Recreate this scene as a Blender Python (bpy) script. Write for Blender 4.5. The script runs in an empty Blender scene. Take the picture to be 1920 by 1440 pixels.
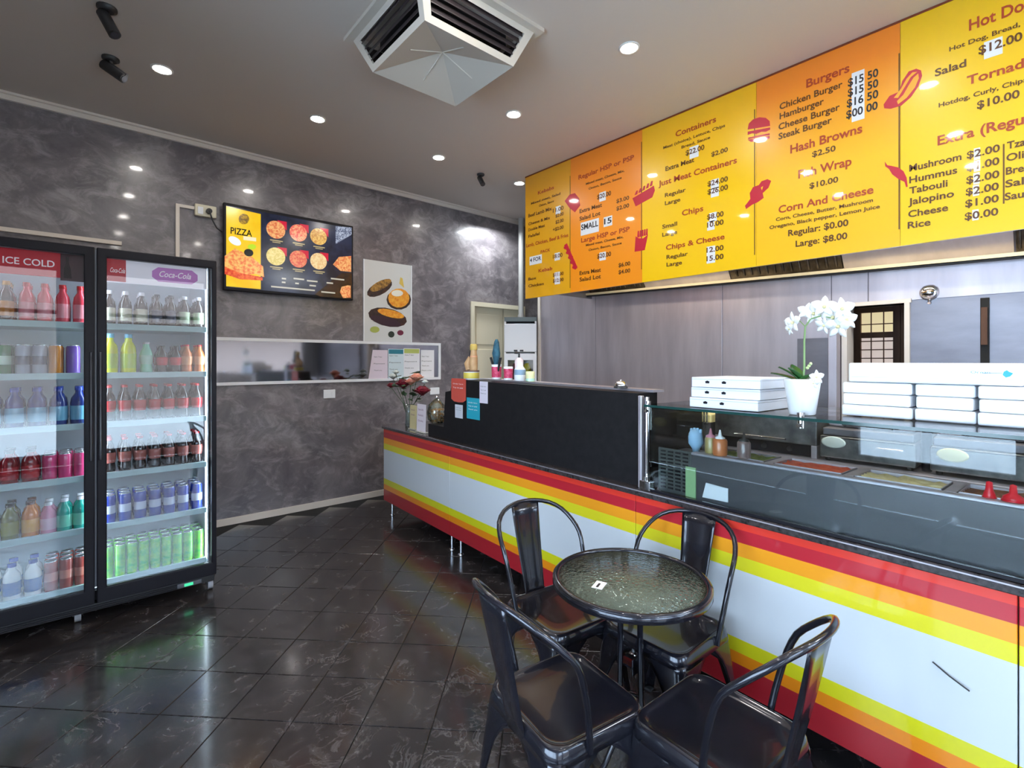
import bpy, bmesh, math, random
from mathutils import Vector, Matrix
random.seed(7)
R = math.radians
PI = math.pi
scene = bpy.context.scene
COL = scene.collection

# ------------------------------------------------------------------ camera, sky, exposure
EYE = 1.45                     # eye height in metres
FPX = 921.0                    # focal length in pixels of the 1920 wide frame
HY = 677.0                     # row of the horizon
cam_d = bpy.data.cameras.new('camera'); cam = bpy.data.objects.new('camera', cam_d); COL.objects.link(cam)
cam.location = (0, 0, EYE); cam.rotation_euler = (R(90), 0, R(-41))
cam_d.sensor_width = 36; cam_d.lens = FPX / 1920 * 36; cam_d.shift_y = -43 / 1920; cam_d.clip_start = .05
scene.camera = cam
w = bpy.data.worlds.new('daylight'); scene.world = w; w.use_nodes = True
bg = w.node_tree.nodes['Background']; bg.inputs[0].default_value = (.62, .79, 1, 1); bg.inputs[1].default_value = 8.0
scene.view_settings.view_transform = 'Standard'; scene.view_settings.look = 'None'
scene.view_settings.gamma = 1; scene.view_settings.use_curve_mapping = False
scene.view_settings.exposure = 0.95
scene.cycles.max_bounces = 8; scene.cycles.diffuse_bounces = 4; scene.cycles.glossy_bounces = 4
scene.cycles.transparent_max_bounces = 16; scene.cycles.transmission_bounces = 4
scene.cycles.caustics_reflective = False; scene.cycles.caustics_refractive = False
scene.cycles.sample_clamp_indirect = 4

def lamp(name, kind, loc, power, color=(1, 1, 1), size=.3, size_y=None, rot=(0, 0, 0)):
    d = bpy.data.lights.new(name, kind); o = bpy.data.objects.new(name, d); COL.objects.link(o)
    d.energy = power; d.color = color; o.location = loc; o.rotation_euler = rot
    if kind == 'AREA':
        d.size = size
        if size_y: d.shape = 'RECTANGLE'; d.size_y = size_y
    return o
ZC = 3.328                     # ceiling
# fluorescent battens inside the cooking canopy, an added kitchen light and the ceiling lamp behind the menu
lamp('canopy_lamp', 'AREA', (3.75, 2.35, 2.5), 9, (1, .86, .66), .08, 1.2, (0, R(20), 0))
lamp('canopy_lamp', 'AREA', (3.75, .65, 2.5), 9, (1, .86, .66), .08, 1.2, (0, R(20), 0))
lamp('kitchen_area_light', 'AREA', (3.2, -1.2, 3.2), 26, (.88, .94, 1), .6)  # unseen light added to brighten the kitchen steel
lamp('kitchen_area_light', 'AREA', (3.85, 4.62, 3.15), 9, (.9, .96, 1), .3)

# ------------------------------------------------------------------ geometry of the view: pixel of the photo -> point of a plane
th = R(49); cx, cy = math.cos(th), math.sin(th)
def ray(px, py):
    u = (px - 960) / FPX; v = (HY - py) / FPX
    return cx + cy * u, cy - cx * u, v
def onx(px, py, X):
    r = ray(px, py); t = X / r[0]; return Vector((X, r[1] * t, EYE + r[2] * t))
def ony(px, py, Y):
    r = ray(px, py); t = Y / r[1]; return Vector((r[0] * t, Y, EYE + r[2] * t))

# ------------------------------------------------------------------ materials
MAT = {}
def mat(name, color=(.8, .8, .8), rough=.5, metal=0, emit=None, estr=1, coat=0, spec=None):
    if name in MAT: return MAT[name]
    m = bpy.data.materials.new(name); m.use_nodes = True; b = m.node_tree.nodes['Principled BSDF']
    b.inputs['Base Color'].default_value = (*color, 1); b.inputs['Roughness'].default_value = rough
    b.inputs['Metallic'].default_value = metal
    if coat: b.inputs['Coat Weight'].default_value = coat; b.inputs['Coat Roughness'].default_value = .06
    if spec is not None: b.inputs['Specular IOR Level'].default_value = spec
    if emit: b.inputs['Emission Color'].default_value = (*emit, 1); b.inputs['Emission Strength'].default_value = estr
    MAT[name] = m; return m
def nt(m): return m.node_tree.nodes, m.node_tree.links, m.node_tree.nodes['Principled BSDF']
def srgb(r, g, b):
    f = lambda c: (c / 255 / 12.92) if c / 255 <= .04045 else ((c / 255 + .055) / 1.055) ** 2.4
    return f(r), f(g), f(b)
def ramp(m, stops, interp='LINEAR'):
    N, L, b = nt(m); r = N.new('ShaderNodeValToRGB'); r.color_ramp.interpolation = interp
    e = r.color_ramp.elements
    while len(e) < len(stops): e.new(.5)
    for el, (p, c) in zip(e, stops): el.position = p; el.color = (*c, 1)
    return r
def noise(m, scale, detail=6, dist=0, rough=.6, coord='Object', stretch=(1, 1, 1)):
    N, L, b = nt(m); tc = N.new('ShaderNodeTexCoord'); mp = N.new('ShaderNodeMapping'); n = N.new('ShaderNodeTexNoise')
    mp.inputs['Scale'].default_value = stretch
    L.new(tc.outputs[coord], mp.inputs[0]); L.new(mp.outputs[0], n.inputs['Vector'])
    n.inputs['Scale'].default_value = scale; n.inputs['Detail'].default_value = detail
    n.inputs['Distortion'].default_value = dist; n.inputs['Roughness'].default_value = rough
    return n
def noisy(name, c0, c1, scale, rough=.5, metal=0, dist=0, lo=.35, hi=.65, stretch=(1, 1, 1), coat=0, bump=0):
    if name in MAT: return MAT[name]
    m = mat(name, c0, rough, metal, coat=coat); N, L, b = nt(m)
    n = noise(m, scale, 6, dist, stretch=stretch); r = ramp(m, [(lo, c0), (hi, c1)])
    L.new(n.outputs['Fac'], r.inputs[0]); L.new(r.outputs[0], b.inputs['Base Color'])
    if bump:
        bp = N.new('ShaderNodeBump'); bp.inputs['Strength'].default_value = bump; bp.inputs['Distance'].default_value = .002
        L.new(n.outputs['Fac'], bp.inputs['Height']); L.new(bp.outputs[0], b.inputs['Normal'])
    return m
def glass(name, tint, refl=.12, rough=.02, body=0, bodycol=(.5, .55, .5)):
    """thin sheet of glass: light goes straight through, a fresnel share is mirrored"""
    if name in MAT: return MAT[name]
    m = bpy.data.materials.new(name); m.use_nodes = True; N = m.node_tree.nodes; L = m.node_tree.links
    N.remove(N['Principled BSDF']); out = N['Material Output']
    t = N.new('ShaderNodeBsdfTransparent'); t.inputs[0].default_value = (*tint, 1)
    g = N.new('ShaderNodeBsdfGlossy'); g.inputs['Roughness'].default_value = rough
    f = N.new('ShaderNodeFresnel'); f.inputs[0].default_value = 1.5
    ad = N.new('ShaderNodeMath'); ad.operation = 'ADD'; ad.inputs[1].default_value = refl - .04; L.new(f.outputs[0], ad.inputs[0])
    mx = N.new('ShaderNodeMixShader'); L.new(ad.outputs[0], mx.inputs[0])
    src = t.outputs[0]
    if body:
        d = N.new('ShaderNodeBsdfDiffuse'); d.inputs[0].default_value = (*bodycol, 1)
        m2 = N.new('ShaderNodeMixShader'); m2.inputs[0].default_value = body
        L.new(src, m2.inputs[1]); L.new(d.outputs[0], m2.inputs[2]); src = m2.outputs[0]
    L.new(src, mx.inputs[1]); L.new(g.outputs[0], mx.inputs[2]); L.new(mx.outputs[0], out.inputs[0])
    MAT[name] = m; return m

marble = mat('grey marble panel', rough=.28, coat=.35)
N, L, b = nt(marble)
n1 = noise(marble, 2.2, 10, .8, .7); n2 = noise(marble, 5, 10, .9, .72, stretch=(1, 1, 1.5))
r1 = ramp(marble, [(.3, srgb(84, 80, 85)), (.5, srgb(112, 106, 110)), (.72, srgb(146, 140, 142))])
r2 = ramp(marble, [(.48, (0, 0, 0)), (.66, (.55, .55, .55)), (.8, (.7, .7, .7))])
mxn = N.new('ShaderNodeMix'); mxn.data_type = 'RGBA'; L.new(n1.outputs['Fac'], r1.inputs[0]); L.new(n2.outputs['Fac'], r2.inputs[0])
L.new(r2.outputs[0], mxn.inputs[0]); L.new(r1.outputs[0], mxn.inputs[6]); mxn.inputs[7].default_value = (*srgb(172, 166, 168), 1)
L.new(mxn.outputs[2], b.inputs['Base Color'])

tilem = mat('dark slate tile', rough=.2, coat=.6); tilem.node_tree.nodes['Principled BSDF'].inputs['Coat Roughness'].default_value = .12
N, L, b = nt(tilem)
geo = N.new('ShaderNodeNewGeometry')
def wnoise(m, scale, detail, dist, rough):
    N, L, b = nt(m); g = N.new('ShaderNodeNewGeometry'); n = N.new('ShaderNodeTexNoise'); L.new(g.outputs['Position'], n.inputs['Vector'])
    n.inputs['Scale'].default_value = scale; n.inputs['Detail'].default_value = detail; n.inputs['Distortion'].default_value = dist
    n.inputs['Roughness'].default_value = rough; return n
a1 = wnoise(tilem, 9, 8, 1.0, .65); a2 = wnoise(tilem, 5, 6, 1.6, .6); a3 = wnoise(tilem, 3, 2, 0, .5)
q1 = ramp(tilem, [(.3, srgb(34, 31, 32)), (.5, srgb(46, 42, 43)), (.7, srgb(76, 71, 71))])
q2 = ramp(tilem, [(.475, (0, 0, 0)), (.5, (1, 1, 1)), (.518, (0, 0, 0))]); q3 = ramp(tilem, [(.45, (0, 0, 0)), (.7, (.5, .5, .5))])
mm = N.new('ShaderNodeMath'); mm.operation = 'MULTIPLY'
L.new(a2.outputs['Fac'], q2.inputs[0]); L.new(a3.outputs['Fac'], q3.inputs[0]); L.new(q2.outputs[0], mm.inputs[0]); L.new(q3.outputs[0], mm.inputs[1])
mx = N.new('ShaderNodeMix'); mx.data_type = 'RGBA'; L.new(a1.outputs['Fac'], q1.inputs[0]); L.new(mm.outputs[0], mx.inputs[0]); L.new(q1.outputs[0], mx.inputs[6])
mx.inputs[7].default_value = (*srgb(128, 122, 120), 1); L.new(mx.outputs[2], b.inputs['Base Color'])
rr = N.new('ShaderNodeMapRange'); rr.inputs[3].default_value = .16; rr.inputs[4].default_value = .34; L.new(a1.outputs['Fac'], rr.inputs[0]); L.new(rr.outputs[0], b.inputs['Roughness'])

grout = mat('dark grout', srgb(16, 15, 15), .8)
ceilm = mat('grey painted plasterboard', srgb(208, 196, 186), .7)
trimw = mat('cream painted trim', srgb(226, 216, 205), .4)
white = mat('white plastic', srgb(238, 240, 244), .4)
whitep = mat('white paper', srgb(240, 240, 244), .7)
cream = mat('cream painted timber', srgb(222, 214, 190), .5)
steel = noisy('brushed stainless steel', srgb(176, 170, 178), srgb(198, 192, 199), 5, .42, .7, stretch=(1, 1, .15))
steeld = noisy('dark stainless steel', srgb(112, 109, 115), srgb(134, 131, 137), 4, .38, .7, stretch=(.3, .3, 1))
steelb = noisy('scuffed appliance steel', srgb(96, 96, 98), srgb(150, 150, 148), 9, .38, .85)
chrome = mat('polished chrome', (.8, .8, .82), .1, 1)
black = mat('black powder coat', (.010, .009, .013), .4, spec=.2)
blackg = mat('black gloss paint', (.02, .02, .028), .22, coat=.4)
darkp = mat('dark plastic', (.02, .02, .022), .5)
chairm = noisy('gunmetal lacquer', (.010, .010, .015), (.018, .018, .027), 8, .25, .45, coat=.6)
blackpan = noisy('black laminate', (.010, .009, .010), (.015, .014, .015), 20, .5)
blackpan.node_tree.nodes['Principled BSDF'].inputs['Specular IOR Level'].default_value = .2
redm = mat('red plastic', srgb(214, 20, 40), .35)

# ------------------------------------------------------------------ mesh helpers
class MB:
    def __init__(s): s.v = []; s.f = []; s.sm = []
    def add(s, vs, fs, smooth=False):
        o = len(s.v); s.v += [tuple(p) for p in vs]; s.f += [tuple(i + o for i in f) for f in fs]; s.sm += [smooth] * len(fs); return s
    def box(s, x0, y0, z0, x1, y1, z1):
        x0, x1 = sorted((x0, x1)); y0, y1 = sorted((y0, y1)); z0, z1 = sorted((z0, z1))
        return s.add([(x0, y0, z0), (x1, y0, z0), (x1, y1, z0), (x0, y1, z0), (x0, y0, z1), (x1, y0, z1), (x1, y1, z1), (x0, y1, z1)],
                     [(0, 3, 2, 1), (4, 5, 6, 7), (0, 1, 5, 4), (1, 2, 6, 5), (2, 3, 7, 6), (3, 0, 4, 7)])
    def bbox(s, x0, y0, z0, x1, y1, z1, r=.005):
        """box with chamfered edges along all directions"""
        x0, x1 = sorted((x0, x1)); y0, y1 = sorted((y0, y1)); z0, z1 = sorted((z0, z1))
        bm = bmesh.new(); bmesh.ops.create_cube(bm, size=1)
        for v in bm.verts: v.co = Vector(((x0 + x1) / 2 + v.co.x * (x1 - x0), (y0 + y1) / 2 + v.co.y * (y1 - y0), (z0 + z1) / 2 + v.co.z * (z1 - z0)))
        bmesh.ops.bevel(bm, geom=bm.edges[:], offset=min(r, .45 * min(x1 - x0, y1 - y0, z1 - z0)), segments=2, affect='EDGES', profile=.5)
        bm.verts.index_update(); s.add([v.co[:] for v in bm.verts], [[v.index for v in f.verts] for f in bm.faces]); bm.free(); return s
    def tube(s, pts, r, n=8, cap=True, closed=False):
        pts = [Vector(p) for p in pts]; k = len(pts); rs = r if isinstance(r, (list, tuple)) else [r] * k
        vs = []; up = None
        for i, p in enumerate(pts):
            if closed: t = pts[(i + 1) % k] - pts[i - 1]
            else: t = pts[min(i + 1, k - 1)] - pts[max(i - 1, 0)]
            t.normalize()
            if up is None: up = t.orthogonal().normalized()
            up = (up - t * up.dot(t)).normalized(); sd = t.cross(up)
            vs += [p + (up * math.cos(2 * PI * j / n) + sd * math.sin(2 * PI * j / n)) * rs[i] for j in range(n)]
        fs = [];
        for i in range(k if closed else k - 1):
            a = i * n; c = ((i + 1) % k) * n
            fs += [(a + j, a + (j + 1) % n, c + (j + 1) % n, c + j) for j in range(n)]
        s.add(vs, fs, True)
        if cap and not closed: s.add(vs[:n], [tuple(range(n - 1, -1, -1))]); s.add(vs[-n:], [tuple(range(n))])
        return s
    def lathe(s, prof, c=(0, 0, 0), n=16, sx=1, sy=1):
        vs = []; fs = []
        for r, z in prof: vs += [(c[0] + sx * r * math.cos(2 * PI * j / n), c[1] + sy * r * math.sin(2 * PI * j / n), c[2] + z) for j in range(n)]
        for i in range(len(prof) - 1):
            a = i * n; d = a + n; fs += [(a + j, a + (j + 1) % n, d + (j + 1) % n, d + j) for j in range(n)]
        s.add(vs, fs, True)
        if prof[0][0] > 1e-4: s.add(vs[:n], [tuple(range(n - 1, -1, -1))])
        if prof[-1][0] > 1e-4: s.add(vs[-n:], [tuple(range(n))])
        return s
    def prism(s, poly, fn, d0, d1):
        """poly in 2D, fn(u, v, d) -> point"""
        n = len(poly); area = sum(poly[i][0] * poly[(i + 1) % n][1] - poly[(i + 1) % n][0] * poly[i][1] for i in range(n))
        if area < 0: poly = poly[::-1]
        vs = [fn(u, v, d0) for u, v in poly] + [fn(u, v, d1) for u, v in poly]
        return s.add(vs, [tuple(range(n - 1, -1, -1)), tuple(range(n, 2 * n))] + [(i, (i + 1) % n, n + (i + 1) % n, n + i) for i in range(n)])
    def sphere(s, c, r, n=12, m=7, sx=1, sy=1, sz=1):
        return s.lathe([(max(r * math.sin(PI * i / m), 1e-5), -r * sz * math.cos(PI * i / m)) for i in range(m + 1)], c, n, sx, sy)
    def mesh(s, name, m):
        me = bpy.data.meshes.new(name); me.from_pydata(s.v, [], s.f); me.polygons.foreach_set('use_smooth', s.sm)
        bm = bmesh.new(); bm.from_mesh(me); bmesh.ops.recalc_face_normals(bm, faces=bm.faces); bm.to_mesh(me); bm.free()
        me.materials.append(m); return me
    def build(s, name, m, parent=None, label=None):
        o = bpy.data.objects.new(name, s.mesh(name, m)); COL.objects.link(o)
        if parent: o.parent = parent
        if label: o['label'] = label
        return o
def tag(o, label=None, cat=None, group=None, kind=None):
    if label: o['label'] = label
    if cat: o['category'] = cat
    if group: o['group'] = group
    if kind: o['kind'] = kind
    return o
def thing(name, label, cat, loc=(0, 0, 0), rz=0, group=None):
    o = bpy.data.objects.new(name, None); COL.objects.link(o); o.location = loc; o.rotation_euler = (0, 0, rz); o.empty_display_size = .1
    return tag(o, label, cat, group)
def struct(name, mb, m, parent=None):
    o = mb.build(name, m, parent)
    if not parent: o['kind'] = 'structure'
    return o
CH = {}
def reg(o): return o
def dup(root, loc, rz=None, label=None, group=None):
    r = root.copy(); COL.objects.link(r); r.location = loc
    if rz is not None: r.rotation_euler = (0, 0, rz)
    if label: r['label'] = label
    if group: r['group'] = group
    kids = CH.get(root.name)
    if kids is None:
        kids = [(c, list(c.children)) for c in root.children]; CH[root.name] = kids
    for ch, gs in kids:
        c = ch.copy(); COL.objects.link(c); c.parent = r
        for g in gs:
            d = g.copy(); COL.objects.link(d); d.parent = c
    return r
def bevel(o, wd=.003, seg=2):
    m = o.modifiers.new('bevel', 'BEVEL'); m.width = wd; m.segments = seg; m.limit_method = 'ANGLE'; return o
def solid(o, t=.002):
    m = o.modifiers.new('solidify', 'SOLIDIFY'); m.thickness = t; return o

# lettering: text turned into a flat mesh, (u right, v up) placed by fn(u, v)
def glyphs(s, size=1, bold=.0, shear=0):
    cu = bpy.data.curves.new('t', 'FONT'); cu.body = s; cu.size = size; cu.offset = bold * size; cu.shear = shear; cu.resolution_u = 3
    o = bpy.data.objects.new('t', cu); dg = bpy.context.evaluated_depsgraph_get()
    me = bpy.data.meshes.new_from_object(o)
    vs = [(v.co.x, v.co.y) for v in me.vertices]; fs = [tuple(p.vertices) for p in me.polygons]
    bpy.data.objects.remove(o); bpy.data.curves.remove(cu); bpy.data.meshes.remove(me)
    return vs, fs
def width(vs): return (min(v[0] for v in vs), max(v[0] for v in vs)) if vs else (0, 1)
CAP = max(v[1] for v in glyphs('H')[0])
def letters(name, s, m, parent, fn, wd=None, cap=.05, bold=.012, fit=None, shear=0):
    """fn(u, v) -> point; u runs 0..wd, v = height above the baseline"""
    vs, fs = glyphs(s, 1, bold, shear); a, b_ = width(vs); ref = width(glyphs(fit, 1, bold, shear)[0]) if fit else (a, b_)
    sx = wd / (ref[1] - ref[0]) if wd else cap / CAP; sy = cap / CAP
    mb = MB(); mb.add([fn((u - a) * sx, v * sy) for u, v in vs], fs)
    me = bpy.data.meshes.new(name); me.from_pydata(mb.v, [], mb.f); me.materials.append(m)
    o = bpy.data.objects.new(name, me); COL.objects.link(o); o.parent = parent; return o

# ------------------------------------------------------------------ the setting
XR = 4.2      # kitchen wall
YW = 4.93     # marble wall
XL, YF = -1.9, -2.1
# floor: grout bed and diagonal tiles
struct('floor', MB().box(XL, YF, -.05, 5.6, 5.5, -.004), grout)
floor = bpy.data.objects['floor']
T = .4 / math.sqrt(2); me_tile = None; far = MB()
e1 = Vector((1, 1, 0)).normalized(); e2 = Vector((1, -1, 0)).normalized(); g = .0022
for i in range(-20, 45):
    for j in range(-40, 30):
        # lines x+y = 2.7 + .4 i, x-y = -2.64 + .4 j
        s0 = (2.7 + .4 * i) / math.sqrt(2); d0 = (-2.64 + .4 * j) / math.sqrt(2)
        c = e1 * (s0 + T / 2) + e2 * (d0 + T / 2)
        if not (XL + .2 < c.x < 4.0 and YF + .2 < c.y < YW - .2): 
            continue
        h = T / 2 - g
        if me_tile is None:
            q = MB(); k = h - .0012
            P = lambda a, b_, z: tuple(e1 * a + e2 * b_ + Vector((0, 0, z)))
            q.add([P(-h, -h, -.004), P(h, -h, -.004), P(h, h, -.004), P(-h, h, -.004), P(-h, -h, -.001), P(h, -h, -.001), P(h, h, -.001), P(-h, h, -.001),
                   P(-k, -k, 0), P(k, -k, 0), P(k, k, 0), P(-k, k, 0)],
                  [(0, 1, 5, 4), (1, 2, 6, 5), (2, 3, 7, 6), (3, 0, 4, 7), (4, 5, 9, 8), (5, 6, 10, 9), (6, 7, 11, 10), (7, 4, 8, 11), (8, 9, 10, 11)])
            me_tile = q.mesh('floor_tile', tilem); tile_v = [v.co.copy() for v in me_tile.vertices]; tile_f = [tuple(p.vertices) for p in me_tile.polygons]
        if -.7 < c.x < 2.5 and .3 < c.y and not (c.x < .4 and c.y > 3.9):
            o = bpy.data.objects.new('floor_tile', me_tile); COL.objects.link(o); o.parent = floor; o.location = c
        else:
            far.add([v + c for v in tile_v], tile_f)
far.build('outer_floor_tiles', tilem, floor)['kind'] = 'stuff'

struct('wall_back', MB().box(XL, YW, 0, 3.627, YW + .14, ZC).box(4.477, YW, 0, 5.6, YW + .14, ZC).box(3.627, YW, 2.16, 4.477, YW + .14, ZC), marble)
struct('ceiling', MB().box(XL, YF, ZC, 5.6, 5.5, ZC + .1), ceilm)
struct('trim_1', MB().box(XL, YW - .025, ZC - .05, 5.6, YW, ZC).box(XL, YW - .05, ZC - .016, 5.6, YW - .025, ZC), trimw)
struct('baseboard_back', MB().box(XL, YW - .014, 0, 3.6, YW, .06), trimw)
plaster = mat('off white plaster', srgb(205, 200, 196), .7)
struct('wall_left', MB().box(XL - .12, YF, 0, XL, -1.7, ZC).box(XL - .12, 1.9, 0, XL, 5.06, ZC).box(XL - .12, -1.7, 0, XL, 1.9, .45).box(XL - .12, -1.7, 2.45, XL, 1.9, ZC), plaster)
# street front with shop windows
WX = [(-1.7, -.25), (.1, 1.5), (1.85, 3.9)]
fr = MB().box(XL, YF - .12, 2.75, 5.6, YF, ZC).box(XL, YF - .12, 0, 5.6, YF, .12)
xs = [XL] + [v for p in WX for v in p] + [5.6]
for a, c in zip(xs[::2], xs[1::2]): fr.box(a, YF - .12, .12, c, YF, 2.75)
struct('wall_front', fr, mat('dark shopfront render', srgb(120, 118, 118), .6))
alu = mat('grey aluminium', srgb(130, 132, 136), .4, .7)
pane = glass('shop window glass', (.97, .99, 1), .05)
for k, (a, c) in enumerate(WX):
    f = MB()
    f.box(a, YF - .08, .12, a + .05, YF - .02, 2.75).box(c - .05, YF - .08, .12, c, YF - .02, 2.75).box(a, YF - .08, .12, c, YF - .02, .17).box(a, YF - .08, 2.7, c, YF - .02, 2.75)
    f.box(a, YF - .08, 2.1, c, YF - .02, 2.15)
    o = struct('window_%d' % (k + 1), f, alu)
    MB().box(a + .05, YF - .055, .17, c - .05, YF - .049, 2.1).build('pane', pane, o)
    MB().box(a + .05, YF - .055, 2.15, c - .05, YF - .049, 2.7).build('pane', pane, o)
fw = MB().box(XL - .08, -1.7, .45, XL - .02, 1.9, .5).box(XL - .08, -1.7, 2.4, XL - .02, 1.9, 2.45)
for y in (-1.7, -.53, .67, 1.85): fw.box(XL - .08, y, .5, XL - .02, y + .05, 2.4)
o = struct('window_5', fw, alu)
for y in (-1.65, -.48, .72): MB().box(XL - .055, y, .5, XL - .049, y + 1.13, 2.4).build('pane', pane, o)
struct('pavement', MB().box(-14, -16, -.12, 16, YF - .12, -.06), mat('concrete pavement', srgb(196, 192, 186), .9))
struct('wall_street', MB().box(-14, -13, -.06, 16, -12.6, 4.2).box(-6, -12.6, 2.6, 9, -11.4, 2.8), mat('shop row render', srgb(150, 130, 118), .8))

# kitchen wall clad in steel sheets
core = MB().box(XR, YF, 0, XR + .12, .746, ZC).box(XR, 1.129, 0, XR + .12, 4.305, ZC).box(XR, .746, 1.843, XR + .12, 1.129, ZC)
wr = struct('wall_right', core, steeld)
def sheet(y0, y1, z0, z1, m=steel, x=XR, t=.006):
    o = MB().bbox(x - t, y0 + .0025, z0, x, y1 - .0025, z1, .002).build('steel_sheet', m, wr); return o
sheet(3.441, 4.305, .02, 2.7); sheet(2.029, 3.441, .02, 2.7); sheet(1.2, 2.029, .02, 2.7); sheet(.973, 1.2, 1.86, 2.7)
sheet(-.2, .973, 1.86, 2.7); sheet(-1.6, -.2, 1.86, 2.7)
struct('trim_2', MB().box(XR - .025, 4.285, 0, XR + .02, 4.325, 2.5), trimw)
# doorway in the steel wall with jambs, lined by the dim passage and its barred window
dj = MB().box(XR - .03, 1.095, 0, XR + .13, 1.129, 1.843).box(XR - .03, .737, 0, XR + .13, .765, 1.843).box(XR - .03, .73, 1.843, XR + .13, 1.129, 1.87)
struct('trim_3', dj, trimw)
brown = noisy('old brown timber', srgb(78, 50, 36), srgb(120, 84, 58), 6, .7, stretch=(1, 1, .2))
pl2 = mat('brown passage plaster', srgb(120, 88, 66), .8)
struct('wall_passage', MB().box(5.3, 0.2, 0, 5.4, 2.4, 3).box(XR + .12, 2.3, 0, 5.4, 2.4, 3).box(XR + .12, .2, 0, 5.4, .3, 3), pl2)
win = struct('window_4', MB().box(5.25, .99, 1.36, 5.3, 1.04, 1.93).box(5.25, 1.275, 1.36, 5.3, 1.325, 1.93).box(5.25, 1.04, 1.88, 5.3, 1.275, 1.93).box(5.25, 1.04, 1.36, 5.3, 1.275, 1.41).box(5.245, 1.04, 1.655, 5.3, 1.275, 1.70), brown)
MB().box(5.285, 1.04, 1.70, 5.292, 1.275, 1.88).build('pane', mat('backlit amber pane', srgb(236, 214, 160), .6, emit=(1, .84, .5), estr=.34), win)
MB().box(5.285, 1.04, 1.41, 5.292, 1.275, 1.655).build('pane', mat('backlit frosted pane', srgb(236, 214, 200), .6, emit=(1, .84, .76), estr=.26), win)
for k in range(2): MB().tube([(5.25, 1.105 + k * .09, 1.41), (5.25, 1.105 + k * .09, 1.88)], .0045, 6).build('bar', brown, win)
for k in range(5): MB().tube([(5.25, 1.04, 1.475 + k * .075), (5.25, 1.275, 1.475 + k * .075)], .0045, 6).build('bar', brown, win)
MB().box(5.24, .93, 1.30, 5.3, .985, 2.0).box(5.24, 1.33, 1.30, 5.3, 1.40, 2.0).box(5.24, .93, 1.28, 5.3, 1.40, 1.345).build('timber_surround', brown, win)
struct('wall_kitchen', MB().box(5.5, 1.5, 0, 5.6, 5.06, ZC), plaster)

# marble-wall door
d1 = struct('door_1', MB().box(3.655, YW + .05, 0, 4.165, YW + .09, 2.14).box(4.185, YW + .05, 0, 4.45, YW + .09, 2.14).box(3.63, YW + .092, 0, 4.475, YW + .12, 2.158), cream)
for (a, c) in ((3.72, 4.1), (4.22, 4.42)):
    for z0, z1 in ((.15, .95), (1.05, 1.6), (1.66, 2.05)):
        MB().bbox(a, YW + .038, z0, c, YW + .05, z1, .006).build('door_panel', cream, d1)
struct('trim_4', MB().box(3.60, YW - .02, 0, 3.655, YW + .0, 2.135).box(3.628, YW, 0, 3.655, YW + .1, 2.135).box(4.45, YW - .02, 0, 4.505, YW, 2.135).box(4.45, YW, 0, 4.476, YW + .1, 2.135).box(3.60, YW - .02, 2.135, 4.505, YW, 2.19).box(3.628, YW, 2.135, 4.476, YW + .1, 2.159), cream)

# recessed mirror strip with white frame in the marble wall
mirror = mat('tinted mirror', srgb(150, 150, 155), .06, 1)
ms = struct('trim_5', MB().box(-.9, YW - .018, 1.632, 3.16, YW, 1.66).box(-.9, YW - .018, 1.235, 3.16, YW, 1.262).box(3.13, YW - .018, 1.262, 3.16, YW, 1.632), white)
MB().box(-.9, YW - .006, 1.262, 3.13, YW - .002, 1.632).build('mirror_strip', mirror, ms)
struct('trim_6', MB().box(-1.0, YW - .03, 2.355, .217, YW, 2.385), trimw)

# ------------------------------------------------------------------ ceiling things
glow = mat('lit lamp lens', (1, 1, 1), .5, emit=(1, .95, .88), estr=125)
ring = mat('white lamp trim', srgb(225, 222, 218), .4)
DL = []
for gx in (.374, 1.36, 2.46, 3.46):
    for gy in (3.86, 2.81, 1.76, .66, -.45, -1.5):
        if gx > 3.3 and gy < 3.5: continue
        if gx == 1.36 and gy == 2.81: gy = 2.86
        DL.append((gx, gy))
ORD = ['first', 'second', 'third', 'fourth', 'fifth', 'sixth', 'seventh', 'eighth', 'ninth']
proto = None
place = {(.374, 3.86): 'white downlight nearest the two black cameras', (1.36, 3.86): 'white downlight in the row by the marble wall, right of the cameras',
         (2.46, 3.86): 'white downlight near the black bullet camera beside the menu', (3.46, 3.86): 'white downlight touching the end of the yellow menu board',
         (2.46, 2.81): 'white downlight just right of the square air vent', (2.46, 1.76): 'white downlight above the middle of the menu, right of the vent',
         (1.36, 2.86): 'white downlight tucked behind the square air vent flange'}
for p in DL:
    lab = place.get(p, 'round white downlight, %s column from the fridge side, %s row from the marble wall' % (ORD[(.374, 1.36, 2.46, 3.46).index(p[0])], ORD[[3.86, 2.81, 1.76, .66, -.45, -1.5].index(2.81 if p[1] == 2.86 else p[1])]))
    if proto is None:
        t = proto = thing('downlight', lab, 'light', (*p, ZC - .004), 0, 'recessed ceiling downlights')
        MB().lathe([(.062, .003), (.062, 0), (.058, -.004), (.046, -.002), (.046, .003)], n=24).build('trim_ring', ring, t)
        MB().lathe([(.0455, .001), (.0455, -.001)], n=24).build('lens', glow, t)
    else: dup(proto, (*p, ZC - .004), label=lab)

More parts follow.
